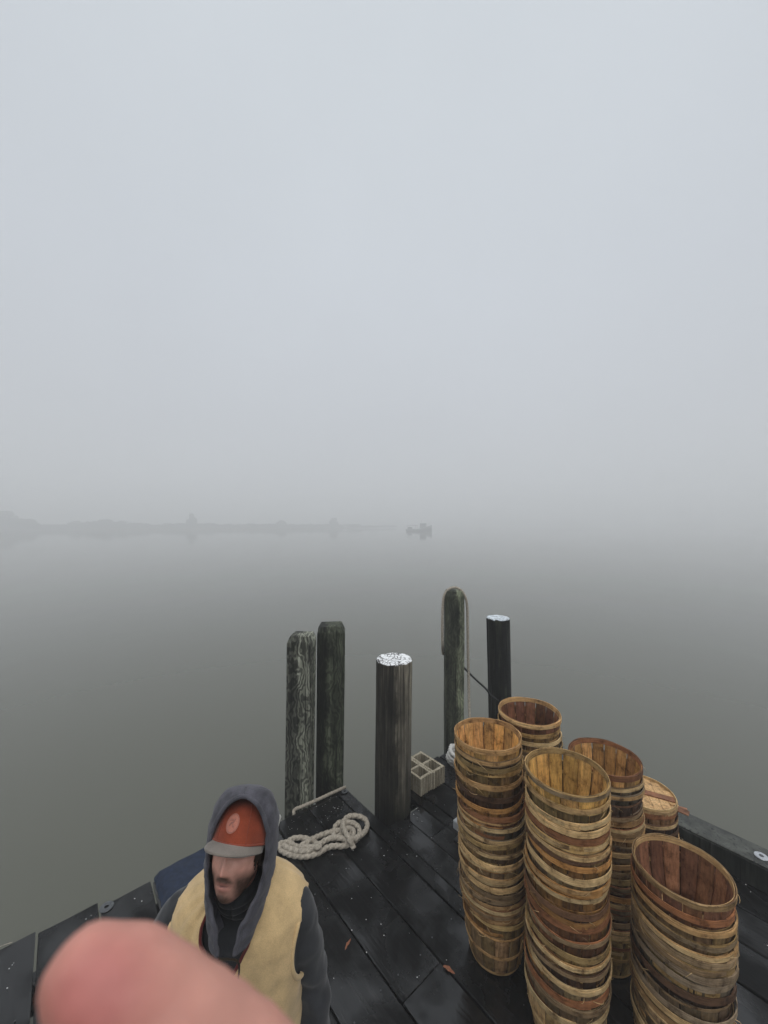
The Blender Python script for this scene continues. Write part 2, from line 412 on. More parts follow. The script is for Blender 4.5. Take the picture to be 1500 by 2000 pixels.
# ------------------------------------------------------------------ pilings
def pilings():
    def square(loc, s, top, mat, label, lean=(0, 0), ch=.07, seed=0, yaw=0):
        t = empty('piling', (loc[0], loc[1], WZ - 1.0), label=label, cat='piling', group='wooden pilings round the dock')
        mb = MB(); rows = []; h = top - (WZ - 1.0); nz_ = 46; k = 28
        prof = [(-1, -1), (1, -1), (1, 1), (-1, 1)]
        def ring(z, sc, rr):
            row = []
            for j in range(k):
                side = j * 4 / k; i = int(side); f = side - i
                a, b_ = prof[i], prof[(i + 1) % 4]
                x = a[0] + (b_[0] - a[0]) * f; y = a[1] + (b_[1] - a[1]) * f
                m_ = (abs(x) ** 26 + abs(y) ** 26) ** (1 / 26); x, y = x / m_, y / m_
                d = 1 + rr * MN.noise(Vector((x * 2.2, y * 2.2, z * .8 + seed))) + .35 * rr * MN.noise(Vector((x * 9, y * 9, z * 1.3 + seed)))
                lx = lean[0] * (h - z) / h; ly = lean[1] * (h - z) / h
                row.append((x * s / 2 * sc * d + lx, y * s / 2 * sc * d + ly, z))
            return row
        for i in range(nz_): rows.append(ring((h - ch) * i / (nz_ - 1), 1, .05))
        rows.append(ring(h - ch * .75, .975, .04)); rows.append(ring(h - .006, .80, .02)); rows.append(ring(h, .77, .02))
        rows.append(ring(h + .003, .3, .02)); rows.append(ring(h + .001, .02, 0))
        mb.grid(rows, 1, True, True); o = mb.build('shaft', mat, t); o.rotation_euler = (0, 0, yaw); return t
    def rnd(loc, r, top, mat, capm, label, lean=(0, 0), seed=0, rag=.01):
        t = empty('piling', (loc[0], loc[1], WZ - 1.0), label=label, cat='piling', group='wooden pilings round the dock')
        mb = MB(); rows = []; h = top - (WZ - 1.0); k = 72; nz_ = 60
        def rr_(a, z, sc=1):
            x, y = math.cos(a), math.sin(a)
            g = abs(MN.noise(Vector((x * 6, y * 6, z * .25 + seed)))); crack = -.05 * max(0, 1 - g * 14)
            return r * sc * (1 + .035 * MN.noise(Vector((x * 1.5, y * 1.5, z * .6 + seed))) + .014 * MN.noise(Vector((x * 9, y * 9, z * 1.2))) + crack)
        def ring(z, sc=1): 
            return [(rr_(2 * PI * j / k, z, sc) * math.cos(2 * PI * j / k) + lean[0] * (h - z) / h, rr_(2 * PI * j / k, z, sc) * math.sin(2 * PI * j / k) + lean[1] * (h - z) / h, z + (rag * MN.noise(Vector((math.cos(2 * PI * j / k) * 4, math.sin(2 * PI * j / k) * 4, seed))) if z > h - .01 else 0)) for j in range(k)]
        for i in range(nz_): rows.append(ring((h - .012) * i / (nz_ - 1)))
        rows.append(ring(h, .985))
        mb.grid(rows, 1, True, True); mb.build('shaft', mat, t)
        mb = MB(); rows = []
        for q, zz in ((.985, -.004), (.975, .004), (.93, .012), (.8, .013), (.6, .010), (.4, .008), (.3, .002), (.15, .001), (.01, .001)):
            rows.append([(x * 1 , y * 1, h + zz + .006 * MN.noise(Vector((x * 30, y * 30, seed)))) for (x, y, z) in [(rr_(2 * PI * j / k, h, q) * math.cos(2 * PI * j / k), rr_(2 * PI * j / k, h, q) * math.sin(2 * PI * j / k), 0) for j in range(k)]])
        mb.grid(rows, 1, True, False); mb.build('end_grain', capm, t, False)
        return t
    square((-.920, 4.30), .264, 1.775, M['pile_green'], 'square timber piling with swirling grain, left one of the touching pair', (-.045, 0), .085, 3, R(-4))
    square((-.632, 4.62), .322, 1.80, M['pile_mossy'], 'dark mossy square piling, right one of the touching pair', (-.035, 0), .085, 11, R(7))
    rnd((.108, 4.07), .191, 1.567, M['pile_grey'], M['cap_white'], 'thick round log piling with a cracked white top in the dock notch', (-.03, 0), 5)
    square((1.0, 5.5), .262, 2.055, M['pile_roped'], 'tall square piling with a pale rope looped over its rounded top', (0, 0), .075, 23, R(-3))
    rnd((1.663, 5.60), .166, 1.63, M['pile_black'], M['cap_blue'], 'black tarred round piling with a whitish top behind the baskets', (.07, 0), 9, .02)
pilings()

# ------------------------------------------------------------------ ropes
def rope(name, pts, r, mat, label, cat='rope', step=None, parent=None):
    mb = MB(); mb.tube(spline(pts, step or r * .28), r, 18, 1.0, 3, r * 7.5, .17)
    o = mb.build(name, mat, parent, True)
    if label: tag(o, label, cat)
    return o
def G(x, y, z):  # coil drawn on the deck plane
    D = (3 - z) * 750 / (y - 1024); return ((x - 750) / 750 * D, D, z)
def coilpts(lst): return [G(530 + x / 5, 1480 + y / 5, z) for x, y, z in lst]
cr = empty('coiled_rope', (-.6, 3.6, 0), label='thick tan mooring rope lying in a loose looped hank on the black planks', cat='rope')
def seg(lst, nm='strand'):
    base = Vector((-.6, 3.6, 0)); return rope(nm, [Vector(p) - base for p in coilpts(lst)], .0215, M['rope'], None, parent=cr)
seg([(330, 850, .03), (250, 870, .026), (170, 830, .03), (95, 838, .03), (78, 878, .024), (130, 925, .024), (230, 955, .024), (350, 962, .024), (460, 930, .024), (540, 880, .024), (620, 862, .024), (700, 862, .024), (790, 830, .026), (848, 770, .03), (858, 700, .045), (820, 650, .06), (760, 632, .065), (700, 655, .05), (680, 700, .03)])
seg([(110, 850, .06), (150, 875, .052), (230, 905, .052), (320, 915, .052), (400, 895, .05), (470, 845, .05), (540, 800, .05), (620, 780, .055), (720, 790, .06), (810, 790, .065), (880, 750, .05), (925, 700, .03), (935, 640, .028), (900, 590, .05), (830, 568, .07), (760, 572, .075), (712, 610, .08), (702, 670, .09), (730, 740, .095), (765, 800, .085), (790, 850, .045), (806, 890, .024)])
seg([(150, 845, .03), (190, 800, .03), (260, 782, .03), (340, 790, .03), (410, 820, .03), (470, 870, .075), (380, 872, .06), (290, 870, .055), (330, 835, .06), (400, 795, .055), (480, 758, .03), (570, 728, .028), (640, 715, .03), (700, 700, .045), (760, 690, .05), (800, 720, .05), (790, 780, .045), (720, 830, .04)])
seg([(600, 800, .03), (612, 740, .03), (625, 670, .035), (670, 632, .04), (720, 640, .045), (770, 665, .03), (800, 710, .028), (760, 755, .03), (690, 745, .03), (620, 800, .03)])
rope('rope', [G(675, 1537, .016), G(650, 1548, .016), G(620, 1562, .018), G(590, 1575, .018), G(575, 1582, .016), (-.935, 3.99, -.03), (-.95, 4.02, -.12), (-.96, 4.02, -.4)], .0150, M['rope'], 'thin pale rope laid straight along the dock end edge by the square pilings')
rope('rope', [(-1.0, 3.2, .018), (-1.04, 3.45, .018), (-1.055, 3.66, .018), (-1.06, 3.80, .02), (-1.068, 3.90, .012), (-1.075, 3.945, -.03), (-1.08, 3.95, -.3)], .018, M['rope_white'], 'short pale rope hanging over the dock corner behind the grey hood')
lp = [(.828, 5.42, 1.30), (.822, 5.41, 1.42), (.822, 5.41, 1.58), (.828, 5.42, 1.80), (.850, 5.45, 1.97), (.905, 5.47, 2.06), (.98, 5.48, 2.095), (1.06, 5.48, 2.085), (1.13, 5.47, 2.02), (1.175, 5.45, 1.88), (1.185, 5.44, 1.6), (1.188, 5.43, 1.2), (1.19, 5.40, .8), (1.185, 5.34, .45), (1.17, 5.22, .16), (1.12, 5.1, .03), (1.05, 5.0, .03), (.98, 4.92, .03)]
rope('looped_rope', [(.855, 5.56, 1.12), (.84, 5.50, 1.2)] + lp, .0165, M['rope'], 'pale twisted rope draped over the tall square piling and down its right side')
cp = []
for i in range(70):
    a = -i * .42; r_ = .165 + .018 * math.sin(i * .9); cp.append((.98 + r_ * 1.0 * math.cos(a), 4.80 + r_ * math.sin(a), .025 + .155 * i / 69 + .012 * math.sin(a * 1.3)))
rope('rope_coil', cp, .022, M['rope_white'], 'white rope coiled in a heap on the dock between blocks and baskets')
rope('rope', [(1.125, 5.42, .985), (1.17, 5.41, .935), (1.32, 5.45, .78), (1.45, 5.49, .655), (1.535, 5.50, .55), (1.62, 5.44, .50)], .0125, M['rope_dark'], 'dark thin line slanting between the roped piling and the black piling')

# ------------------------------------------------------------------ concrete blocks
def block(corner, label, sh=0):
    # corner = right near top corner; the block runs back along -U and left along -V
    t = tag(MB().build('concrete_block'), label, 'concrete block', 'hollow concrete blocks on the dock')
    me = t.data; mb = MB(); Lb, Wb, Hb, w_ = .39, .19, .19, .028
    n = 3; xs = [0, w_, Lb / 2 - w_ / 2, Lb / 2 + w_ / 2, Lb - w_, Lb]
    # outer skin with the two cells open through, corners of the end faces ribbed
    def wall(x0, x1, y0, y1): mb.box(((x0 + x1) / 2, (y0 + y1) / 2, Hb / 2), (x1 - x0, y1 - y0, Hb), 0, 1.0, .0015)
    wall(0, Lb, 0, w_); wall(0, Lb, Wb - w_, Wb)
    wall(.006, .006 + w_, w_, Wb - w_); wall(Lb / 2 - w_ / 2, Lb / 2 + w_ / 2, w_, Wb - w_); wall(Lb - w_ - .008, Lb - .008, w_, Wb - w_)
    for q in (.048, .085, .105, .142): mb.box((Lb - .0035, q, Hb / 2), (.009, .010, Hb - .002), 0, 1.0)
    me.from_pydata(mb.v, [], mb.f); me.update(); me.materials.append(M['block'])
    a = me.color_attributes.get('tone')
    o = corner - U * (Lb + sh) - V * Wb; t.location = o; t.rotation_euler = (0, 0, ROT); return t
cR = Vector((.706, 4.462, .001))
block(cR, 'hollow concrete block standing right of its twin behind the thick round piling')
block(cR - V * .193, 'hollow concrete block half hidden by the thick round piling', .012)

# ------------------------------------------------------------------ small dock things
t = empty('junction_box', (.70, 3.66, 0), ROT, label='small light grey box on a black foot half hidden beside the baskets', cat='box')
mb = MB(); mb.box((0.09, .02, .155), (.22, .13, .085), 0, 1, .008); mb.build('box_body', M['greybox'], t)
mb = MB(); mb.box((.10, .02, .056), (.15, .08, .112), 0, 1, .006); mb.box((.10, .02, .006), (.24, .11, .012), 0, 1, .003); mb.build('foot', M['black'], t)

def leaf(loc, L, W, rz, label):
    mb = MB(); rows = []
    for i in range(9):
        t_ = i / 8; ww = W * math.sin(PI * min(1, t_ * .92 + .06)) * (1 + .25 * math.sin(i * 2.1))
        rows.append([(L * (t_ - .5), ww * s, .004 + .008 * abs(s) + .006 * math.sin(t_ * 5)) for s in (-.5, -.2, .2, .5)])
    mb.grid(rows); o = mb.build('leaf', M['leaf'], None, True); o.location = loc; o.rotation_euler = (0, 0, rz)
    md = o.modifiers.new('s', 'SOLIDIFY'); md.thickness = .001
    return tag(o, label, 'leaf', 'dead leaves on the dock')
leaf((.437, 2.582, 0), .085, .028, R(-28), 'curled brown leaf on the planks beside the basket stacks')
leaf((-.257, 2.74, 0), .085, .018, R(68), 'narrow reddish leaf on the planks right of the man')
mb = MB(); mb.tube(spline([(0, 0, .004), (.04, .01, .006), (.1, .012, .004)], .01), .0022, 6)
o = mb.build('twig', M['rope'], None, True); o.location = (-2.75, 2.70, 0.0); o.rotation_euler = (0, 0, R(25)); tag(o, 'short pale straw lying on the far left planks', 'twig')
mb = MB(); rg = random.Random(4)
def speck(x, y, s):
    k = 5; a0 = rg.random() * 6; vs = [(x + s * rg.uniform(.5, 1) * math.cos(a0 + 2 * PI * j / k), y + s * rg.uniform(.5, 1) * math.sin(a0 + 2 * PI * j / k), .0045) for j in range(k)] + [(x, y, .0045 + s * .6)]
    mb.add(vs, [(j, (j + 1) % k, k) for j in range(k)])
for (px, py) in [(646, 1558), (651, 1577), (654, 1579), (660, 1580), (662, 1576), (668, 1577), (657, 1557), (670, 1567), (589, 1577), (618, 1576), (570, 1619), (581, 1620), (649, 1670), (702, 1642), (690, 1662), (750, 1672), (676, 1697), (700, 1732), (725, 1754), (687, 1756), (795, 1670), (814, 1673), (715, 1797), (744, 1806), (687, 1818), (716, 1861), (872, 1876), (750, 1828), (652, 1912), (815, 1910), (843, 1637), (813, 1580), (818, 1584), (808, 1591), (815, 1598), (824, 1605), (1457, 1729), (1466, 1743), (1499, 1848), (263, 1756), (277, 1761), (24, 1886), (18, 1893), (27, 1882), (14, 1931), (168, 1796), (178, 1789)]:
    q = G(px, py, 0); speck(q[0], q[1], rg.uniform(.003, .0065))
for i in range(30):
    q = DK(rg.uniform(-.5, 4.3), rg.uniform(-3.3, -1.0)); speck(q.x, q.y, rg.uniform(.0012, .003))
for i in range(60):
    q = DK(rg.gauss(2.1, .25), rg.uniform(-3.6, -3.2))
    if q.dot(V) < 2.4: speck(q.x, q.y, rg.uniform(.0015, .004))
tag(mb.build('shell_grit', M['grit']), 'tiny white specks of shell and grit scattered on the wet planks', kind='stuff')

# navy folded tarp at the dock edge
mb = MB(); rows = []
for i in range(22):
    row = []
    for j in range(16):
        a_, w_ = i / 21, j / 15
        ed = min(a_, 1 - a_, w_, 1 - w_); z = .075 * min(1, (ed * 9)) ** .5 if ed > 0 else 0
        z += .02 * MN.noise(Vector((a_ * 4, w_ * 3, 2))) * min(1, ed * 6); x = DK(.60 + w_ * .62 + .02 * MN.noise(Vector((a_ * 5, 0, 1))), -3.75 + a_ * .42 + .02 * MN.noise(Vector((w_ * 5, 3, 1))), .002 + max(0, z))
        row.append(tuple(x))
    rows.append(row)
mb.grid(rows); o = mb.build('folded_tarp', M['navy'], None, True); tag(o, 'navy blue folded tarp lying on the dock edge behind the man', 'tarp')

# ------------------------------------------------------------------ baskets
HB = .30; RB0, RB1 = .168, .222
def wallr(z):
    t = z / HB; return RB1 - .032 * (1 - t) - (RB1 - .032 - RB0) * max(0, 1 - t * 1.9) ** 1.6
TONES = {'honey brown': (.48, .245, .080), 'tan': (.50, .31, .138), 'grey brown': (.26, .18, .10), 'reddish brown': (.28, .12, .052),
         'pale straw': (.62, .44, .225), 'dark brown': (.14, .074, .040), 'weathered grey': (.28, .215, .145), 'olive brown': (.42, .28, .115)}
def make_basket(name_tone, seed, full=True, inside=None, hoop=None, rim=True, idx=0):
    rg = random.Random(seed); col = TONES[name_tone]
    def jit(c, q=.15):
        f = 1 + rg.uniform(-q, q) * 1.3; h = rg.uniform(-.05, .05)
        return (min(1, c[0] * f * (1 + h)), min(1, c[1] * f), min(1, c[2] * f * (1 - h)))
    root = empty('splint_basket')
    ell = rg.uniform(-.018, .018) * (0 if idx < 2 else 1); ea = rg.random() * PI; s2 = rg.random() * 50
    def warp(a, r, z):
        r2 = r * (1 + ell * math.cos(2 * (a - ea)))
        zz = z + (.007 * MN.noise(Vector((math.cos(a) * 1.2, math.sin(a) * 1.2, s2)))) * (z / HB)
        return (r2 * math.cos(a), r2 * math.sin(a), zz)
    # staves
    mb = MB(); n = rg.choice([15, 16, 17]); nz_ = 7
    for k in range(n):
        a0 = 2 * PI * k / n + rg.uniform(-.008, .008); wd = 2 * PI / n * rg.uniform(.90, .99); off = .0007 * (k % 2)
        tn = rg.uniform(.55, 1.25); tn = (tn, tn * rg.uniform(.93, 1.03), tn * rg.uniform(.85, 1.05))
        top = HB - .001 + rg.uniform(-.012, 0)
        outer, inner = [], []
        for i in range(nz_ + 1):
            z = top * i / nz_; r = wallr(z) + off
            outer.append([warp(a0 + wd * q, r, z) for q in (-.5, -.17, .17, .5)])
            inner.append([warp(a0 + wd * q, r - .0018, z) for q in (.5, .17, -.17, -.5)])
        mb.grid([o_ + i_ for o_, i_ in zip(outer, inner)], tn, True, True)
    mb.build('stave_wall', M['stave'], root, True, inside or tuple(q * (.85 if full else .5) for q in jit(col)))  # nested walls darkened: shade under the rims put into the stave colour
    mb.t = []
    # bottom
    mb = MB()
    for k in range(-3, 4):
        hw = .045; x0 = k * .05; l = math.sqrt(max(.0001, (RB0 - .004) ** 2 - min(abs(x0) + .022, RB0 - .01) ** 2)); mb.box((x0, 0, .006), (.046, 2 * l, .004), 0, rg.uniform(.8, 1.1))
    mb.build('bottom_board', M['stave'], root, False, jit(col))
    def band(nm, rfun, z0, z1, th, c, wob=.003, over=.3, nseg=44):
        mb = MB(); st = rg.random() * 2 * PI; rows = []; s3 = rg.random() * 90
        tot = 2 * PI + over; segs = int(nseg * tot / 2 / PI)
        for i in range(segs + 1):
            a = st + tot * i / segs; lift = th * 1.02 * max(0, min(1, (i / segs * tot - (2 * PI - .12)) / .12)) if over else 0
            zw = wob * MN.noise(Vector((math.cos(a) * 1.6, math.sin(a) * 1.6, s3))); rw = .0012 * MN.noise(Vector((math.cos(a) * 4, math.sin(a) * 4, s3 + 5)))
            rag = .0015 * MN.noise(Vector((a * 9, 0, s3)))
            q = []
            for (dr, z) in ((0, z0), (th, z0 + rag), (th, z1 + rag), (0, z1)):
                q.append(warp(a, rfun(z) + dr + lift + rw, z + zw))
            rows.append(q)
        mb.grid(rows, 1.0, True, True)
        return mb.build(nm, M['hoop'], root, False, c)
    hc = TONES[hoop] if hoop else col
    if rim: band('rim_hoop', lambda z: wallr(HB - .015) + .0042, HB - .031 - rg.uniform(-.005, .006), HB + .001, .0042, jit(hc, .3), .006)
    else: band('rim_hoop', lambda z: wallr(HB - .015) + .0042, HB - .010, HB + .001, .0022, jit(hc, .2), .005)
    if rg.random() < .35: band('rim_hoop', lambda z: wallr(HB - .015) + .0085, HB - .026, HB - .004, .0026, jit(TONES[rg.choice(['tan', 'pale straw', 'grey brown'])], .1), .006)
    if idx == 0: band('inner_hoop', lambda z: wallr(z) - .0050, HB - .030, HB, .0026, jit(hc, .15), .002, .2)
    band('middle_hoop', lambda z: wallr(z) + .0035, .150, .172, .0022, jit(hc, .1))
    if full: band('foot_hoop', lambda z: wallr(z) + .0035, .012, .032, .0022, jit(hc, .1))
    # frayed strands
    mb = MB(); ns = rg.choice([1, 2, 3, 4, 6])
    for k in range(ns):
        a = rg.random() * 2 * PI; r0 = RB1 + .008; z = HB - rg.uniform(.0, .04); da = rg.choice([-1, 1]) * rg.uniform(.08, .32); q = rg.uniform(.006, .024); dz = rg.uniform(-.05, .01)
        p = [warp(a, r0 - .002, z), warp(a + da * .35, r0 + q * .6, z + dz * .1), warp(a + da * .75, r0 + q, z + dz * .5), warp(a + da, r0 + q * rg.uniform(.2, 1), z + dz)]
        rr = rg.choice([.0006, .0008, .0012, .0016]); pp = spline(p, .012)
        mb.tube(pp, [rr * (1 - .6 * i / len(pp)) for i in range(len(pp))], 5)
    mb.build('frayed_strand', M['hoop'], root, True, jit(TONES['pale straw'], .25))
    return root
NUM = ['top', 'second', 'third', 'fourth', 'fifth', 'sixth', 'seventh', 'eighth', 'ninth', 'tenth', 'eleventh', 'twelfth', 'thirteenth', 'fourteenth', 'fifteenth', 'sixteenth', 'seventeenth', 'eighteenth', 'nineteenth', 'twentieth', 'twenty-first', 'twenty-second', 'twenty-third', 'twenty-fourth', 'twenty-fifth', 'twenty-sixth', 'twenty-seventh', 'twenty-eighth', 'twenty-ninth']
def stack(x, y, ztop, where, group, seed, top_inside, top_hoop, lean=(0, 0), dark=0.0, pitch=.045, over=()):
    rg = random.Random(seed); z = ztop - HB; lv = []
    while z > .02:
        lv.append(z); z -= pitch * rg.choice([.66, .74, .86, .95, 1.0, 1.12, 1.35, 1.65])
    lv[-1] = 0.002 if lv[-1] < .04 else lv[-1]
    if lv[-1] > .01: lv.append(.002)
    if len(lv) > 2 and lv[-2] - lv[-1] < .034: lv.pop(-2)
    if len(lv) > 3: lv[1] = lv[0] - .072; lv = lv[:2] + [q for q in lv[2:] if q < lv[1] - .03]
    nl = len(lv); names = list(TONES); out_ = []
    for i, z in enumerate(lv):
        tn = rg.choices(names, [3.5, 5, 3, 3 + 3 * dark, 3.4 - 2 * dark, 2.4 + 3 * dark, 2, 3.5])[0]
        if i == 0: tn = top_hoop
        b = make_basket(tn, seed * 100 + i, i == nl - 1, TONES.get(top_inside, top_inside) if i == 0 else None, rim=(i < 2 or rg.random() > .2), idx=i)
        f = 1 - z / ztop
        b.location = (x + lean[0] * f + rg.uniform(-.004, .004), y + lean[1] * f + rg.uniform(-.004, .004), z)
        tl = (.02 if i > 2 else .007) if i < nl - 1 else 0
        b.rotation_euler = (rg.uniform(-tl, tl), rg.uniform(-tl, tl), rg.random() * 6.28)
        if i == 0: lab = f'open {tn} splint basket on top of the {where}'
        elif i == nl - 1: lab = f'{tn} splint basket at the bottom of the {where}'
        else: lab = f'{tn} splint basket, {NUM[i]} from the top of the {where}'
        tag(b, lab, 'basket', group); out_.append(b)
    return out_
OCH = (.76, .45, .165)
GR = 'nested splint baskets stacked on the dock'
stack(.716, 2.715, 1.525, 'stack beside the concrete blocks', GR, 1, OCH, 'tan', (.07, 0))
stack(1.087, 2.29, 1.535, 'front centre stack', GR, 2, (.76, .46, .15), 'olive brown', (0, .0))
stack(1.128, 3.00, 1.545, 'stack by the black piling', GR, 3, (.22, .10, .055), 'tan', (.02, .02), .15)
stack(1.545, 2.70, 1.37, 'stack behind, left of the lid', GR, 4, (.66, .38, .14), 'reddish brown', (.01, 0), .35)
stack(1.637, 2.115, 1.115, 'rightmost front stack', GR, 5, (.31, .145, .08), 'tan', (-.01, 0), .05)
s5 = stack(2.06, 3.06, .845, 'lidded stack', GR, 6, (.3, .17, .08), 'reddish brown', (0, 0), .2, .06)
s5[0]['label'] = 'reddish brown splint basket under the round wooden lid by the curb'
# lid
lid = empty('basket_lid', (2.06, 3.06, .850), R(-20), label='round slatted wooden lid with a brown cross slat on the low stack', cat='lid')
mb = MB()
for k in range(-3, 4):
    y0 = k * .062; hl = math.sqrt(.212 ** 2 - min(.2, abs(y0) + .02) ** 2)
    mb.box((y0, 0, .012), (.0595, 2 * hl + .02, .006), 0, random.Random(k + 9).uniform(.85, 1.1))
mb.grid([[(r_ * math.cos(2 * PI * j / 40), r_ * math.sin(2 * PI * j / 40), .007) for j in range(40)] for r_ in (.01, .216)], .8, True)
mb.build('lid_board', M['stave'], lid, False, (.66, .42, .20))
def ring(nm, r0, th, z0, z1, c, seed):
    mb = MB(); rows = []
    for i in range(65):
        a = 2 * PI * i / 64; wv = .002 * MN.noise(Vector((math.cos(a) * 2, math.sin(a) * 2, seed)))
        rows.append([(rr * math.cos(a), rr * math.sin(a), z + wv) for rr, z in ((r0, z0), (r0 + th, z0), (r0 + th, z1), (r0, z1))])
    mb.grid(rows, 1, True); mb.build(nm, M['hoop'], lid, False, c)
ring('lid_hoop', .214, .005, .002, .034, (.62, .44, .22), 1); ring('lid_hoop', .221, .004, -.012, .020, (.5, .34, .17), 3)
mb = MB(); mb.box((0, 0, .0205), (.415, .058, .009), R(-8), 1, .002); mb.build('cross_slat', M['hoop'], lid, False, (.30, .13, .065))
mb = MB(); mb.box((.20, -.055, -.022), (.17, .06, .008), R(-25), 1, .001); mb.box((.22, -.03, -.032), (.13, .05, .007), R(-8), 1, .001); mb.build('handle_slat', M['hoop'], lid, False, (.28, .13, .07))
# pink twine
mb = MB()
for p in ([(0, 0, .0), (.02, -.01, .05), (-.005, -.015, .10), (.0, -.01, .14)], [(.0, -.02, .10), (-.03, -.03, .13), (-.06, -.02, .10), (-.09, -.03, .12), (-.10, -.02, .16)], [(0, 0, 0), (.01, -.04, -.05), (-.02, -.06, -.10)], [(-.01, -.01, .14), (-.05, -.02, .08), (-.08, -.01, .09), (-.12, -.02, .06)]):
    mb.tube(spline(p, .01), .004, 6)
o = mb.build('twine', M['pink'], None, True); o.location = (2.315, 3.05, .44); tag(o, 'tangle of bright pink twine hanging on the lidded basket stack', 'twine')
# ------------------------------------------------------------------ the man
def skin_mat(name, sub=.15):
    m, n, b = mat_new(name)
    v = coords(n, (1, 1, 1), False); f = noise_n(n, v, 38, 5, .6); g = noise_n(n, v, 260, 3, .6)
    c = mixc(n, attr(n, 'tone'), ramp_n(n, f, [(.3, (.86, .80, .78)), (.7, (1.1, 1.06, 1.03))]), 1.0, 'MULTIPLY')
    n.links.new(c, b.inputs['Base Color']); b.inputs['Roughness'].default_value = .52
    b.inputs['Subsurface Weight'].default_value = sub; b.inputs['Subsurface Radius'].default_value = (.012, .005, .003); b.inputs['Subsurface Scale'].default_value = 1.0
    bump_n(n, b, g, .25, .0008); return m
def cloth_mat(name, col, var=.2, fine=420, rough=.92, fold=14, spec=.2, sheen=.2):
    m, n, b = mat_new(name)
    v = coords(n, (1, 1, 1), False); f = noise_n(n, v, fold, 4, .6); g = noise_n(n, v, fine, 3, .6)
    c = mixc(n, tuple(x * (1 - var) for x in col), tuple(min(1, x * (1 + var)) for x in col), ramp_n(n, f, [(.3, 0.0), (.7, 1.0)]))
    c = mixc(n, c, ramp_n(n, g, [(.3, .82), (.7, 1.12)]), 1.0, 'MULTIPLY')
    n.links.new(c, b.inputs['Base Color']); b.inputs['Roughness'].default_value = rough; b.inputs['Specular IOR Level'].default_value = spec
    b.inputs['Sheen Weight'].default_value = sheen
    bump_n(n, b, g, .35, .001); return m
M['skin'] = skin_mat('skin'); M['vest'] = cloth_mat('tan_canvas', (.56, .395, .20), .18)
M['fleece'] = cloth_mat('charcoal_fleece', (.026, .027, .030), .3); M['hood'] = cloth_mat('grey_jersey', (.075, .073, .086), .35, 300, .9, 24, .2, .12)
M['orange'] = cloth_mat('rust_orange_cotton', (.225, .045, .020), .22); M['brim'] = cloth_mat('grey_beige_canvas', (.19, .165, .14), .2)
M['patch'] = cloth_mat('pink_patch', (.40, .155, .11), .1); M['maroon'] = cloth_mat('maroon_lining', (.10, .018, .016), .2)
M['trousers'] = cloth_mat('dark_trousers', (.03, .032, .04), .2); M['white'] = cloth_mat('white_print', (.62, .63, .64), .1)
M['eye'] = simple('eye', (.10, .075, .06), .25, .2, 90, 0)
M['patchdark'] = cloth_mat('patch_thread', (.30, .13, .10), .1); M['hair'] = simple('dark_hair', (.03, .018, .012), .6)

man = empty('person', (-.508, 1.375, .135), 0, label='bearded man in rust orange cap, grey hood and tan vest looking down, facing the camera', cat='person')
man.scale = (.985, 1.06, 1.06)
HM = Matrix.Translation((.030, -.10, 1.684)) @ Matrix.Rotation(R(-6), 4, 'Z') @ Matrix.Rotation(R(4), 4, 'Y') @ Matrix.Rotation(R(-29), 4, 'X')
HH = Matrix.Translation((.034, -.10, 1.656)) @ Matrix.Rotation(R(6), 4, 'Z') @ Matrix.Rotation(R(4), 4, 'Y') @ Matrix.Rotation(R(-13), 4, 'X')
HI = HM.inverted()
def ga(x, s): return math.exp(-(x / s) ** 2)
def headpt(th, ph):
    x = math.sin(th) * math.sin(ph); y = -math.sin(th) * math.cos(ph); z = math.cos(th)
    px, py, pz = x * .077, y * (.094 if y < 0 else .102), z * .12
    if pz < 0:
        t = -pz / .12; px *= 1 - .30 * t ** 1.6
        if y > 0: py *= 1 - .55 * t
    if y < 0:
        fw = min(1, -y * 1.6); d = 0
        for s in (-1, 1):
            d -= .012 * ga(px - s * .031, .015) * ga(pz - .016, .012)
            d += .006 * ga(px - s * .030, .022) * ga(pz - .036, .010)
            d += .006 * ga(px - s * .043, .018) * ga(pz + .020, .020)
            d += .008 * ga(px - s * .014, .007) * ga(pz + .034, .008)
            d -= .004 * ga(px - s * .044, .014) * ga(pz + .058, .016)
        if -.045 < pz < .03: d += (.005 + .022 * max(0, min(1, (.018 - pz) / .05))) * ga(px, .0105) * (1 if pz > -.036 else max(0, 1 - (-.036 - pz) / .007))
        d += .005 * ga(px, .020) * ga(pz + .056, .006) + .006 * ga(px, .018) * ga(pz + .070, .007) - .007 * ga(px, .022) * ga(pz + .063, .0035)
        d += .013 * ga(px, .022) * ga(pz + .100, .018) - .003 * ga(px, .03) * ga(pz + .083, .006)
        py -= d * fw
    return HM @ Vector((px, py, pz))
body = MB(); rows = []
nt_, np_ = 72, 72
for i in range(1, nt_): rows.append([headpt(PI * i / nt_, 2 * PI * j / np_) for j in range(np_)])
body.grid([[p for p in r] for r in rows], 1, True, True)
def etube(mb, secs, k=32, pw=2.0):
    rows = []
    for (x, y, z, a, b) in secs:
        row = []
        for j in range(k):
            c_, s_ = math.cos(2 * PI * j / k), math.sin(2 * PI * j / k)
            m_ = (abs(c_) ** pw + abs(s_) ** pw) ** (1 / pw); row.append((x + a * c_ / m_, y + b * s_ / m_, z))
        rows.append(row)
    mb.grid(rows, 1, True, True)
etube(body, [(.02, -.055, 1.60, .052, .056), (.012, -.03, 1.54, .052, .055), (0, 0, 1.48, .065, .06)])
etube(body, [(0, 0, .84, .155, .11), (0, 0, 1.0, .15, .105), (0, 0, 1.15, .16, .11), (0, 0, 1.32, .175, .115), (0, 0, 1.42, .17, .10), (0, 0, 1.48, .09, .07)])
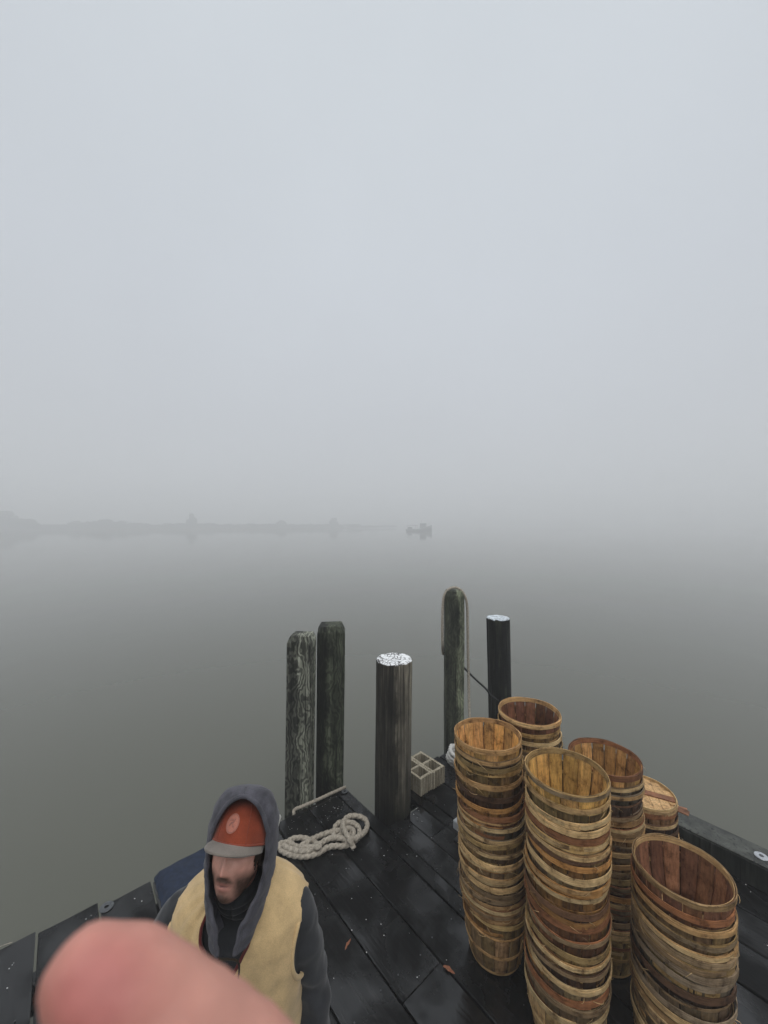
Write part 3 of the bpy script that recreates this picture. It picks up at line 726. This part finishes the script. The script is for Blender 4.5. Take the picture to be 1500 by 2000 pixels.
for s in (-1, 1):
    body.tube(spline([(s * .15, 0, 1.41), (s * .215, .0, 1.36), (s * .265 * (1.1 if s < 0 else .92), .015, 1.15), (s * .29 * (1.1 if s < 0 else .92), -.03, 1.02), (s * .305 * (1.1 if s < 0 else .92), -.08, .90)], .03), [.036] * 60, 16)
    body.tube(spline([(s * .085, 0, .88), (s * .10, -.01, .5), (s * .11, .02, .09)], .05), [.085 - .0035 * i for i in range(30)], 16)
    wrist = Vector((s * .305 * (1.1 if s < 0 else .92), -.08, .90)); hd = Vector((s * .02, -.04, -.10)).normalized()
    side = Vector((-s * .25, -1, 0)).normalized(); side = (side - hd * side.dot(hd)).normalized(); nrm = hd.cross(side)
    rows = []
    for t_, w_, h_ in ((-.02, .022, .018), (.02, .034, .016), (.06, .040, .015), (.088, .038, .012), (.096, .03, .009)):
        rows.append([wrist + hd * t_ + side * (w_ * math.cos(2 * PI * j / 16)) + nrm * (h_ * math.sin(2 * PI * j / 16)) for j in range(16)])
    body.grid(rows, 1, True, True)
    for q, L in ((-.029, .062), (-.010, .072), (.010, .078), (.029, .070)):
        b0 = wrist + hd * .085 + side * q
        body.tube(spline([b0, b0 + hd * L * .4 + nrm * s * .004, b0 + hd * L * .72 + nrm * s * .014, b0 + hd * L + nrm * s * .028], .01), [.0088 - .0003 * i for i in range(12)], 10)
    b0 = wrist + hd * .02 + side * .03
    body.tube(spline([b0, b0 + side * .025 + hd * .025, b0 + side * .036 + hd * .055, b0 + side * .034 + hd * .08], .01), [.0115 - .0003 * i for i in range(12)], 10)
def skincol(co):
    p = HI @ co; base = Vector((.60, .335, .265))
    if p.y < .02 and abs(p.x) < .1 and -.16 < p.z < .14:
        n1 = .5 + .5 * MN.noise(p * 160)
        red = ga(p.x, .014) * ga(p.z + .03, .016) * .35 + sum(ga(p.x - s * .045, .022) * ga(p.z + .025, .022) for s in (-1, 1)) * .22
        base = base * (1 - red) + Vector((.52, .20, .155)) * red
        lip = ga(p.x, .021) * (ga(p.z + .058, .0055) + ga(p.z + .070, .007)); lip = min(1, lip)
        base = base.lerp(Vector((.40, .16, .13)), lip * .75)
        mou = ga(p.x, .034) * ga(p.z + .0475 - 0.0 + 7 * p.x * p.x, .0085); goa = ga(p.x, .024) * ga(p.z + .096, .017)
        stub = max(0, min(1, (-.022 - p.z) / .03)) * max(0, min(1, (abs(p.x) - .020) / .02)) * .92 + .9 * ga(p.x, .05) * max(0, min(1, (-.098 - p.z) / .012))
        k = min(1, max(mou * 1.25, goa * 1.2, stub * 1.0) * (.72 + .45 * n1))
        base = base.lerp(Vector((.055, .032, .022)), min(.95, k * 1.1))
        br = sum(ga(p.x - s * .031, .018) * ga(p.z - .036, .004) for s in (-1, 1)); base = base.lerp(Vector((.05, .03, .02)), min(.85, br))
        mg = ga(p.x, .020) * ga(p.z + .063, .0022); base = base.lerp(Vector((.06, .02, .018)), min(.9, mg))
    return base
bo = remesh(body, 'body', M['skin'], man, .004, 3, None, skincol)
for s in (-1, 1):
    mb = MB(); rows = []
    for i in range(1, 12):
        rows.append([HM @ Vector((s * .031 + .0125 * math.sin(PI * i / 12) * math.cos(2 * PI * j / 16), -.0705 + .0125 * math.sin(PI * i / 12) * math.sin(2 * PI * j / 16), .015 + .0125 * math.cos(PI * i / 12))) for j in range(16)])
    mb.grid(rows, (.5, .5, .5), True, True)
    mb.build('eye', M['eye'], man, True)
# jacket: torso and sleeves fused
TS = [(.80, .205, .150), (.86, .205, .150), (1.0, .200, .147), (1.12, .205, .147), (1.22, .212, .147), (1.32, .222, .145), (1.39, .225, .138), (1.44, .212, .125), (1.475, .180, .108), (1.50, .135, .09), (1.525, .09, .075), (1.54, .076, .066)]
def tors(z):
    for (z0, a0, b0), (z1, a1, b1) in zip(TS, TS[1:]):
        if z <= z1: t = max(0, (z - z0) / (z1 - z0)); return a0 + (a1 - a0) * t, b0 + (b1 - b0) * t
    return TS[-1][1:]
jk = MB(); etube(jk, [(0, 0, z, a, b) for z, a, b in TS], 40, 2.4)
for s in (-1, 1):
    q = 1.13 if s < 0 else .90; jk.tube(spline([(s * .13, .0, 1.42), (s * .205 * (q + 1) / 2, .0, 1.395), (s * .245 * q, .008, 1.30), (s * .275 * q, .02, 1.15), (s * .298 * q, -.02, 1.02), (s * .31 * q, -.075, .91)], .02), [.062, .066, .068] + [.066 - .0005 * i for i in range(40)], 20)
def wr_j(p, n):
    return .006 * MN.noise(Vector((p.x * 9, p.y * 9, p.z * 16))) + .0035 * MN.noise(Vector((p.x * 26, p.y * 26, p.z * 34 + 7))) + .004 * math.sin((p.z + abs(p.x) * .6) * 70 + 3 * MN.noise(p * 7)) * (1 if abs(p.x) > .22 else .3)
remesh(jk, 'jacket', M['fleece'], man, .009, 3, wr_j)
# vest
def vest():
    mb = MB(); rows = []; nz_ = 110; na = 260
    for i in range(nz_ + 1):
        z = .82 + (1.522 - .82) * i / nz_; a, b = tors(z); a += .017; b += .02
        om = .012 if z < 1.335 else   .012 + .52 * ((z - 1.335) / .187) ** .85
        row = []
        for j in range(na + 1):
            ph = om + (2 * PI - 2 * om) * j / na; s_, c_ = math.sin(ph), -math.cos(ph)
            m_ = (abs(s_) ** 2.4 + abs(c_) ** 2.4) ** (1 / 2.4)
            fold = .0045 * math.sin(ph * 17 + 3.5 * MN.noise(Vector((ph * 2, z * 5, 0)))) * max(0, MN.noise(Vector((ph * 1.5, z * 3, 4))) + .35) + .007 * MN.noise(Vector((ph * 2.2, z * 7, 9)))
            row.append((s_ / m_ * (a + fold), c_ / m_ * (b + fold), z + (.004 * MN.noise(Vector((ph * 3, z * 9, 3))))))
        rows.append(row)
    k = na + 1; vs = [p for r in rows for p in r]; fs = []
    for i in range(nz_):
        for j in range(na):
            c = vs[i * k + j]
            # armholes
            if abs(c[0]) > .205 + .02 * ((c[2] - 1.34) / .1) ** 2 and 1.19 < c[2] < 1.415: continue
            fs.append((i * k + j, i * k + j + 1, (i + 1) * k + j + 1, (i + 1) * k + j))
    mb.add(vs, fs); o = mb.build('vest', M['vest'], man, True); md = o.modifiers.new('s', 'SOLIDIFY'); md.thickness = .007; md.offset = 0
    def armp(s, z, back):
        a, b = tors(z); a += .017; b += .02; lim = min(a - .001, .205 + .02 * ((z - 1.34) / .1) ** 2)
        q = (lim / a); y = b * max(0, 1 - q ** 2.4) ** (1 / 2.4)
        return (s * (lim + .002), (y if back else -y), z)
    for s in (-1, 1):
        zz = [1.19 + (1.418 - 1.19) * k / 24 for k in range(25)]
        loop = [armp(s, z, False) for z in zz] + [armp(s, z, True) for z in reversed(zz)]; loop.append(loop[0])
        q = MB(); q.tube(spline(loop, .012), .0075, 10); q.build('armhole_hem', M['vest'], o, True)
    ed = lambda s: [(s * rows[i][0][0], rows[i][0][1] - .002, rows[i][0][2]) for i in range(nz_ + 1) if rows[i][0][2] > 1.33]
    for s in (-1, 1):
        q = MB(); q.tube(spline(ed(s), .02), .0055, 10); q.build('collar_binding', M['maroon'], o, True)
    q = MB(); q.tube([(0, rows[i][0][1] - .003, rows[i][0][2]) for i in range(0, nz_) if rows[i][0][2] < 1.335], .004, 8); q.build('zipper', M['bolt'], o, True)
vest()
# hood
HS = [(.212, .004, .003, -.037, -.5), (.2105, .030, .018, -.035, -.5), (.207, .052, .030, -.032, -.5), (.201, .066, .042, -.027, -.0685), (.182, .085, .064, -.017, -.070), (.15, .100, .088, -.004, -.066), (.10, .111, .112, .008, -.058), (.03, .112, .126, .018, -.054), (-.02, .109, .130, .024, -.054), (-.07, .101, .122, .026, -.062), (-.12, .089, .105, .020, -.074), (-.150, .079, .090, .010, -.072), (-.175, .068, .078, .0, -.070), (-.195, .056, .066, -.012, -.070)]
mb = MB(); rows = []; edge = []
fine = []
for (A, B) in zip(HS, HS[1:]):
    for q in range(4): fine.append([A[i] + (B[i] - A[i]) * q / 4 for i in range(5)])
fine.append(list(HS[-1]))
for (z, a, b, yc, yo) in fine:
    cph = (yc - yo) / b; po = math.acos(cph) if cph < 1 else 0.0
    row = []
    for j in range(61):
        ph = po + (2 * PI - 2 * po) * j / 60; f = .004 * MN.noise(Vector((ph * 3, z * 30, 1))) + .003 * math.sin(z * 130 + 4 * math.cos(ph)) * (1 if z < .02 else .3)
        row.append(HH @ Vector(((a + f) * math.sin(ph), yc - (b + f) * math.cos(ph), z)))
    rows.append(row)
    if cph < 1: edge.append((row[0], row[-1]))
mb.grid(rows); hood = mb.build('hood', M['hood'], man, True); md = hood.modifiers.new('s', 'SOLIDIFY'); md.thickness = .006; md.offset = 0
path = [e_[0] for e_ in reversed(edge)] + [e_[1] for e_ in edge]
q = MB(); q.tube(spline(path, .012), .0065, 12); q.build('hood_hem', M['hood'], hood, True)
# scarf and collar filling the neck
q = MB()
for z, r_, y_ in ((1.505, .075, -.025), (1.525, .066, -.04), (1.542, .058, -.05)):
    q.tube([(.012 + r_ * math.sin(a), y_ - r_ * .95 * math.cos(a), z + .012 * math.cos(a) * -1 + .004 * math.sin(3 * a + z * 90)) for a in [2 * PI * i / 40 for i in range(41)]], .019, 12)
q.build('neck_gaiter', M['fleece'], man, True)
for s, L in ((-1, .10), (1, .09)):
    q = MB(); q.tube(spline([HM @ Vector((s * .045, -.115, -.19)), (s * .048 + .01, -.180, 1.43), (s * .052 + .01, -.188, 1.43 - L * .5), (s * .045 + .01, -.186, 1.43 - L)], .01), .003, 8); q.build('drawstring', M['black'], hood, True)
# cap
def crown(ph, t, o=0):
    c_ = max(0.0001, math.cos(t * PI / 2)) ** .62
    bul = .004 * MN.noise(Vector((math.sin(ph) * 2.5, math.cos(ph) * 2.5, t * 3)))
    return Vector(((.096 + o + bul) * c_ * math.sin(ph), -.002 - (.104 + o + bul) * c_ * math.cos(ph), .032 + (.106 + o) * math.sin(t * PI / 2)))
mb = MB(); mb.grid([[HM @ crown(2 * PI * j / 60, i / 22) for j in range(60)] for i in range(23)], 1, True, False)
cap = mb.build('cap_crown', M['orange'], man, True)
md = cap.modifiers.new('s', 'SOLIDIFY'); md.thickness = .003
q = MB(); q.tube([HM @ (crown(2 * PI * j / 48, .03, .001)) for j in range(49)], .0025, 6)
for k in range(6): q.tube([HM @ crown(PI / 6 + PI / 3 * k, i / 14, .0006) for i in range(14)], .0012, 5)
q.build('seam', M['orange'], cap, True)
mb = MB(); rows = []
for i in range(9):
    t = i / 8; row = []
    for j in range(33):
        ph = R(-74 + 148 * j / 32); c0 = crown(ph, 0)
        ext_ = .064 * max(0, math.cos(ph * 90 / 76)) ** .55
        x = c0.x * (.93 + .02 * t); y = c0.y - ext_ * t; z = .034 - .014 * t - 1.0 * (x * x) * (.3 + .7 * t) + .003 * t * t
        row.append(HM @ Vector((x, y, z)))
    rows.append(row)
mb.grid(rows); br = mb.build('brim', M['brim'], cap, True); md = br.modifiers.new('s', 'SOLIDIFY'); md.thickness = .004
def disc_on(r0, r1, off, mat, name, par, y0=R(-4), t0=.33, shape=None):
    mb = MB(); ctr = crown(y0, t0); rows = []
    for q in range(7):
        r_ = r0 + (r1 - r0) * q / 6
        rows.append([HM @ crown(y0 + r_ * math.cos(2 * PI * j / 30) / .092, t0 + r_ * math.sin(2 * PI * j / 30) / .135, off) for j in range(30)])
    mb.grid(rows, 1, True); return mb.build(name, mat, par, True)
pt = disc_on(.0005, .0215, .0026, M['patch'], 'round_patch', cap)
disc_on(.0185, .0200, .0034, M['patchdark'], 'patch_ring', pt)
q = MB(); cc = lambda x, y: HM @ crown(R(-4) + x / .092,   .33 + y / .135, .0036)
q.tube([cc(-.008, -.007), cc(-.002, .002), cc(.001, -.001), cc(.007, .009)], .0013, 6); q.tube([cc(.001, -.001), cc(.007, -.008)], .0012, 6); q.tube([cc(-.010, .004), cc(-.003, .007), cc(.004, .003)], .0010, 6)
q.build('patch_mark', M['patchdark'], pt, True)
# hair at the temples
for s in (-1, 1):
    q = MB()
    for k in range(16):
        a = R(62 + k * 3) * s; p0 = Vector((.082 * math.sin(a), -.096 * math.cos(a), .037)); q.tube([HM @ p0, HM @ (p0 + Vector((s * .001, .001, -.025))), HM @ (p0 + Vector((-s * .001, .003, -.045 - .01 * (k % 3))))], .0022, 5)
    q.build('hair', M['hair'], man, True)
# white print on the sleeve, trousers, boots
q = MB(); rows = []
for i in range(5):
    rows.append([Vector((-.300 - .071 * math.cos(a), .016 - .071 * math.sin(a), 1.185 + .012 * i - .05 * (a - .2))) for a in [R(-30 + 110 * j / 14) for j in range(15)]])
q.grid(rows); o = q.build('sleeve_stripe', M['white'], man, True); o.modifiers.new('s', 'SOLIDIFY').thickness = .004
tr = MB(); etube(tr, [(0, 0, .78, .18, .13), (0, 0, .92, .19, .135)])
for s in (-1, 1): tr.tube(spline([(s * .085, 0, .86), (s * .10, -.01, .5), (s * .11, .02, .12)], .04), [.105 - .0022 * i for i in range(30)], 18)
remesh(tr, 'trousers', M['trousers'], man, .012, 3, lambda p, n: .006 * MN.noise(p * 12))
for s in (-1, 1):
    b_ = MB(); etube(b_, [(s * .11, -.035, 0.0, .048, .135), (s * .11, -.035, .03, .052, .14), (s * .11, -.03, .06, .048, .125), (s * .11, .0, .10, .05, .075), (s * .11, .02, .16, .055, .06), (s * .11, .02, .24, .062, .065)], 24, 2.3)
    b_.build('boot', M['black'], man, True)
pal = empty('pallet', (-.52, 1.36, 0), 0, label='low wooden pallet under the boots of the man', cat='pallet')
for k in range(6):
    q = MB(); q.box((0, -.36 + k * .144, .148), (.9, .11, .020), 0, 1, .002); q.build('slat', M['pallet'], pal)
for k in range(3):
    q = MB(); q.box((-.4 + k * .4, 0, .069), (.09, .80, .136), 0, 1, .003); q.build('runner', M['pallet'], pal)

# ------------------------------------------------------------------ the photographer's hand, close to the lens
def handcol(co):
    base = Vector((.58, .295, .235)); t = MN.noise(co * 150) + .6 * MN.noise(co * 400)
    red = ga((co - Vector((-.0415, .0535, 2.9335))).length, .0085)
    base = base.lerp(Vector((.42, .125, .115)), min(.8, red)); base = base.lerp(Vector((.46, .15, .13)), .6 * ga((co - Vector((-.028, .052, 2.931))).length, .006))
    return base * (1 + .12 * t)
hd = empty('hand', (0, 0, 0), 0, label='pink out of focus fingertip of a hand close to the lens at lower left', cat='hand')
hb = MB(); M['nail'] = simple('nail', (.62, .40, .33), .35, .06, 200, 0)
def fing(pts, rad): 
    p = spline(pts, .0022); n = len(p); rr = [rad[0] + (rad[1] - rad[0]) * i / (n - 1) for i in range(n)]
    for i in range(6): rr[i] *= math.sqrt(1 - ((6 - i) / 6.6) ** 2)
    hb.tube(p, rr, 20)
fing([(-.0500, .060, 2.9340), (-.0458, .060, 2.9296), (-.0350, .0605, 2.9206), (-.0205, .060, 2.9093), (-.003, .056, 2.888), (.018, .048, 2.866)], (.0085, .0106))
for q, (dx, dz) in enumerate(((.012, -.012), (.020, -.030), (.026, -.048))):
    fing([(-.030 + dx, .050, 2.885 + dz), (-.026 + dx, .066, 2.880 + dz), (-.006 + dx, .070, 2.876 + dz), (.016 + dx * .6, .062, 2.866 + dz), (.030 + dx * .5, .045, 2.860 + dz)], (.0075, .0092))
fing([(.020, .006, 2.888), (.030, .012, 2.870), (.042, .020, 2.848), (.055, .026, 2.815)], (.0095, .013))
rows = []
for t_, w_, h_ in ((0, .014, .038), (.3, .017, .044), (.6, .018, .042), (.85, .020, .034), (1.0, .021, .030), (1.5, .024, .032), (2.6, .03, .036)):
    cx = Vector((.026, .042, 2.842)).lerp(Vector((.085, .02, 2.790)), t_); ax = Vector((.75, -.27, -.62)).normalized(); s1 = Vector((.6, .1, .78)); s1 = (s1 - ax * s1.dot(ax)).normalized(); s2 = ax.cross(s1)
    rows.append([cx + s1 * (h_ * math.cos(2 * PI * j / 24)) + s2 * (w_ * math.sin(2 * PI * j / 24)) for j in range(24)])
hb.grid(rows, 1, True, True)
nl_ = MB(); rows = []
ax = Vector((.885, 0, -.465)).normalized(); up = Vector((.465, 0, .885)).normalized(); sd_ = Vector((0, 1, 0)); c0_ = Vector((-.0470, .060, 2.9300))
for i in range(9):
    t = i / 8; ww = R(52) * (1 - .10 * (1 - t) ** 2)
    rows.append([c0_ + ax * (.0125 * t) + (up * math.cos(a) + sd_ * math.sin(a)) * (.0086 + .0004 * (1 - t) + .0003) for a in [R(150) + ww * (-1 + 2 * j / 12) for j in range(13)]])
nl_.grid(rows); no = nl_.build('fingernail', M['nail'], hd, True); no.modifiers.new('s', 'SOLIDIFY').thickness = .0005
remesh(hb, 'fingers_and_palm', M['skin'], hd, .0016, 5, lambda p, n: .0003 * MN.noise(p * 300), handcol)

# ------------------------------------------------------------------ far shore, trees, workboat
def bank():
    mb = MB(); rows = []
    prof = [(-364, 194), (-280, 223), (-214, 249), (-136, 262), (-78, 277), (-34, 310), (-12, 340)]
    pts = spline([(x, y, 0) for x, y in prof], 6)
    for i, p in enumerate(pts):
        tp = min(1, (len(pts) - 1 - i) / 20)
        rows.append([(p.x, p.y, WZ - .4), (p.x, p.y + .6, WZ + .35 * tp), (p.x, p.y + 4, WZ + .75 * tp + .2 * MN.noise(Vector((p.x * .1, 0, 0)))), (p.x - 6, p.y + 90, WZ + 1.0 * tp), (p.x - 6, p.y + 130, WZ - .5)])
    mb.grid(rows); o = mb.build('marsh_bank', M['bank'], None, True); return tag(o, 'low marshy shore across the water fading into fog', kind='structure')
def fol(name, c):
    m, n, b = mat_new(name); oi = n.nodes.new('ShaderNodeObjectInfo'); f = noise_n(n, coords(n, (1, 1, 1)), .8, 3, .6)
    cc_ = mixc(n, tuple(x * .6 for x in c), tuple(x * 1.4 for x in c), ramp_n(n, f, [(.35, 0.0), (.65, 1.0)])); n.links.new(cc_, b.inputs['Base Color']); b.inputs['Roughness'].default_value = .9; return m
M['bank'] = fol('marsh_grass', (.10, .09, .055)); M['leafage'] = fol('dull_foliage', (.035, .045, .025)); M['bark'] = fol('bark', (.05, .04, .03))
bank()
def clump(mb, c, rx, rz, n, rg, s):
    for _ in range(n):
        while 1:
            p = Vector([rg.uniform(-1, 1) for _ in range(3)])
            if p.length < 1: break
        p = Vector((c[0] + p.x * rx, c[1] + p.y * rx, c[2] + p.z * rz)); d1 = Vector([rg.uniform(-1, 1) for _ in range(3)]).normalized() * s; d2 = d1.orthogonal().normalized() * s * rg.uniform(.5, 1)
        mb.add([p - d1, p + d2, p + d1, p - d2], [(0, 1, 2, 3)])
def tree(x, y, h, wd, seed, label):
    rg = random.Random(seed); t = empty('tree', (x, y, WZ + .5), 0, label=label, cat='tree', group='foggy trees on the far shore')
    mb = MB(); mb.tube([(0, 0, 0), (.1, 0, h * .4), (0, .1, h * .8)], [h * .025, h * .018, h * .006], 8)
    for k in range(5): a = k * 1.3; mb.tube([(0, 0, h * (.3 + .09 * k)), (wd * .3 * math.cos(a), wd * .3 * math.sin(a), h * (.48 + .08 * k))], [h * .01, h * .003], 6)
    mb.build('trunk', M['bark'], t, True)
    mb = MB()
    for k in range(24):
        a = rg.random() * 6.28; r_ = rg.random() ** .6 * wd * .36; clump(mb, (r_ * math.cos(a), r_ * math.sin(a), h * (.22 + (.62 - .5 * (r_ / (wd * .36)) ** 2) * rg.random() ** .6)), wd * .19, h * .14, 200, rg, .42)
    mb.build('crown', M['leafage'], t)
for i, (px, D, h, wd, lb) in enumerate([(-20, 205, 10.5, 20, 'broad foggy tree at the far left edge of the shore'), (30, 208, 6.6, 16, 'rounded foggy tree second from the left frame edge'), (365, 250, 10.5, 7.0, 'narrow tallest tree standing alone above the shore scrub left of the boat'), (650, 292, 9.5, 8, 'faint round tree on the far shore nearest the boat'), (190, 228, 5.8, 19, 'low wide tree on the shore between the left mass and the lone tree'), (545, 275, 6.0, 10, 'small faint tree between the lone tree and the one nearest the boat')]):
    D *= 1.12; h *= 1.22; wd *= 1.05
    tree((px - 750) / 750 * D, D + 7, h, wd, 50 + i, lb)
mb = MB(); rg = random.Random(3)
for (x0, x1, D0, D1, h) in [(-60, 60, 206, 210, 5.5), (60, 150, 212, 222, 2.6), (140, 250, 224, 232, 4.6), (250, 420, 232, 252, 3.4), (420, 560, 250, 272, 3.0), (560, 700, 272, 300, 3.0), (700, 770, 300, 335, 1.8)]:
    for k in range(int((x1 - x0) / 3.2)):
        t = rg.random(); D = 1.12 * (D0 + (D1 - D0) * t) + rg.uniform(5, 12); x = (x0 + (x1 - x0) * t - 750) / 750 * D; hh = 1.2 * h * rg.uniform(.6, 1.05)
        clump(mb, (x, D, WZ + .5 + hh * .5), 4.4, hh * .5, 80, rg, .6)
tag(mb.build('shore_scrub', M['leafage']), 'low scrub and reeds along the foggy far shore', kind='stuff')
M['hull'] = simple('boat_hull_paint', (.16, .17, .17), .5, .1, 3, 0); M['cabin'] = simple('boat_cabin_paint', (.10, .105, .11), .5, .1, 3, 0); M['glass'] = simple('dark_window', (.02, .02, .025), .1, .1, 3, 0)
bt = empty('workboat', (18.0, 196, WZ), R(-22), label='grey workboat with a raised bow and low stern canopy on the foggy water', cat='boat')
mb = MB(); rows = []
for i in range(25):
    t = i / 24; x = -6.2 + 12.4 * t; bw = 1.75 * (1 - max(0, (t - .45) / .55) ** 2.1); sh = 1.1 + 2.0 * max(0, (t - .35) / .65) ** 1.7
    rows.append([(x, -bw, sh), (x, -bw * .97, sh * .5), (x, -bw * .7, .0), (x, 0, -.45), (x, bw * .7, 0), (x, bw * .97, sh * .5), (x, bw, sh), (x, bw * .9, sh - .12), (x, 0, sh - .10), (x, -bw * .9, sh - .12)])
mb.grid(rows, 1, True, True); mb.build('hull', M['hull'], bt, True)
mb = MB(); mb.box((1.9, 0, 2.7), (2.6, 2.3, 2.3), 0, 1, .12); cbn = mb.build('wheelhouse', M['cabin'], bt)
for s in (-1, 1): mb = MB(); mb.box((1.9, s * 1.16, 3.1), (1.9, .03, .7)); mb.build('window', M['glass'], cbn)
mb = MB(); mb.box((3.215, 0, 3.1), (.03, 1.8, .7)); mb.build('window', M['glass'], cbn)
mb = MB(); mb.box((-3.4, 0, 2.85), (4.4, 3.0, .14), 0, 1, .02); cn = mb.build('canopy', M['cabin'], bt)
for sx in (-5.4, -1.4):
    for s in (-1, 1): mb = MB(); mb.tube([(sx, s * 1.4, 1.0), (sx, s * 1.4, 2.79)], .06, 8); mb.build('canopy_post', M['cabin'], cn)
mb = MB(); mb.box((-4.6, 0, 1.55), (1.8, 1.8, .95), 0, 1, .05); mb.build('engine_box', M['cabin'], bt)
mb = MB(); mb.tube([(1.2, 0, 3.85), (1.2, 0, 5.3)], .06, 8); mb.build('mast', M['cabin'], bt)

bt.scale = (1.07, 1.07, 1.07)
# ------------------------------------------------------------------ haze
mb = MB(); X_ = 1480; z0, z1 = WZ - 1, 26
mb.add([(-X_, -X_, z0), (X_, -X_, z0), (X_, X_, z0), (-X_, X_, z0), (-X_, -X_, z1), (X_, -X_, z1), (X_, X_, z1), (-X_, X_, z1)], [(3, 2, 1, 0), (4, 5, 6, 7), (0, 1, 5, 4), (1, 2, 6, 5), (2, 3, 7, 6), (3, 0, 4, 7)])
hz = bpy.data.materials.new('fog_air'); hz.use_nodes = True; n = hz.node_tree; n.nodes.clear()
o_ = n.nodes.new('ShaderNodeOutputMaterial'); pv = n.nodes.new('ShaderNodeVolumePrincipled'); pv.inputs['Color'].default_value = (.985, .99, 1.0, 1)
pv.inputs['Density'].default_value = .0073; pv.inputs['Anisotropy'].default_value = .15; n.links.new(pv.outputs[0], o_.inputs['Volume'])
tag(mb.build('haze', hz), 'pale even fog lying over the water', kind='stuff')
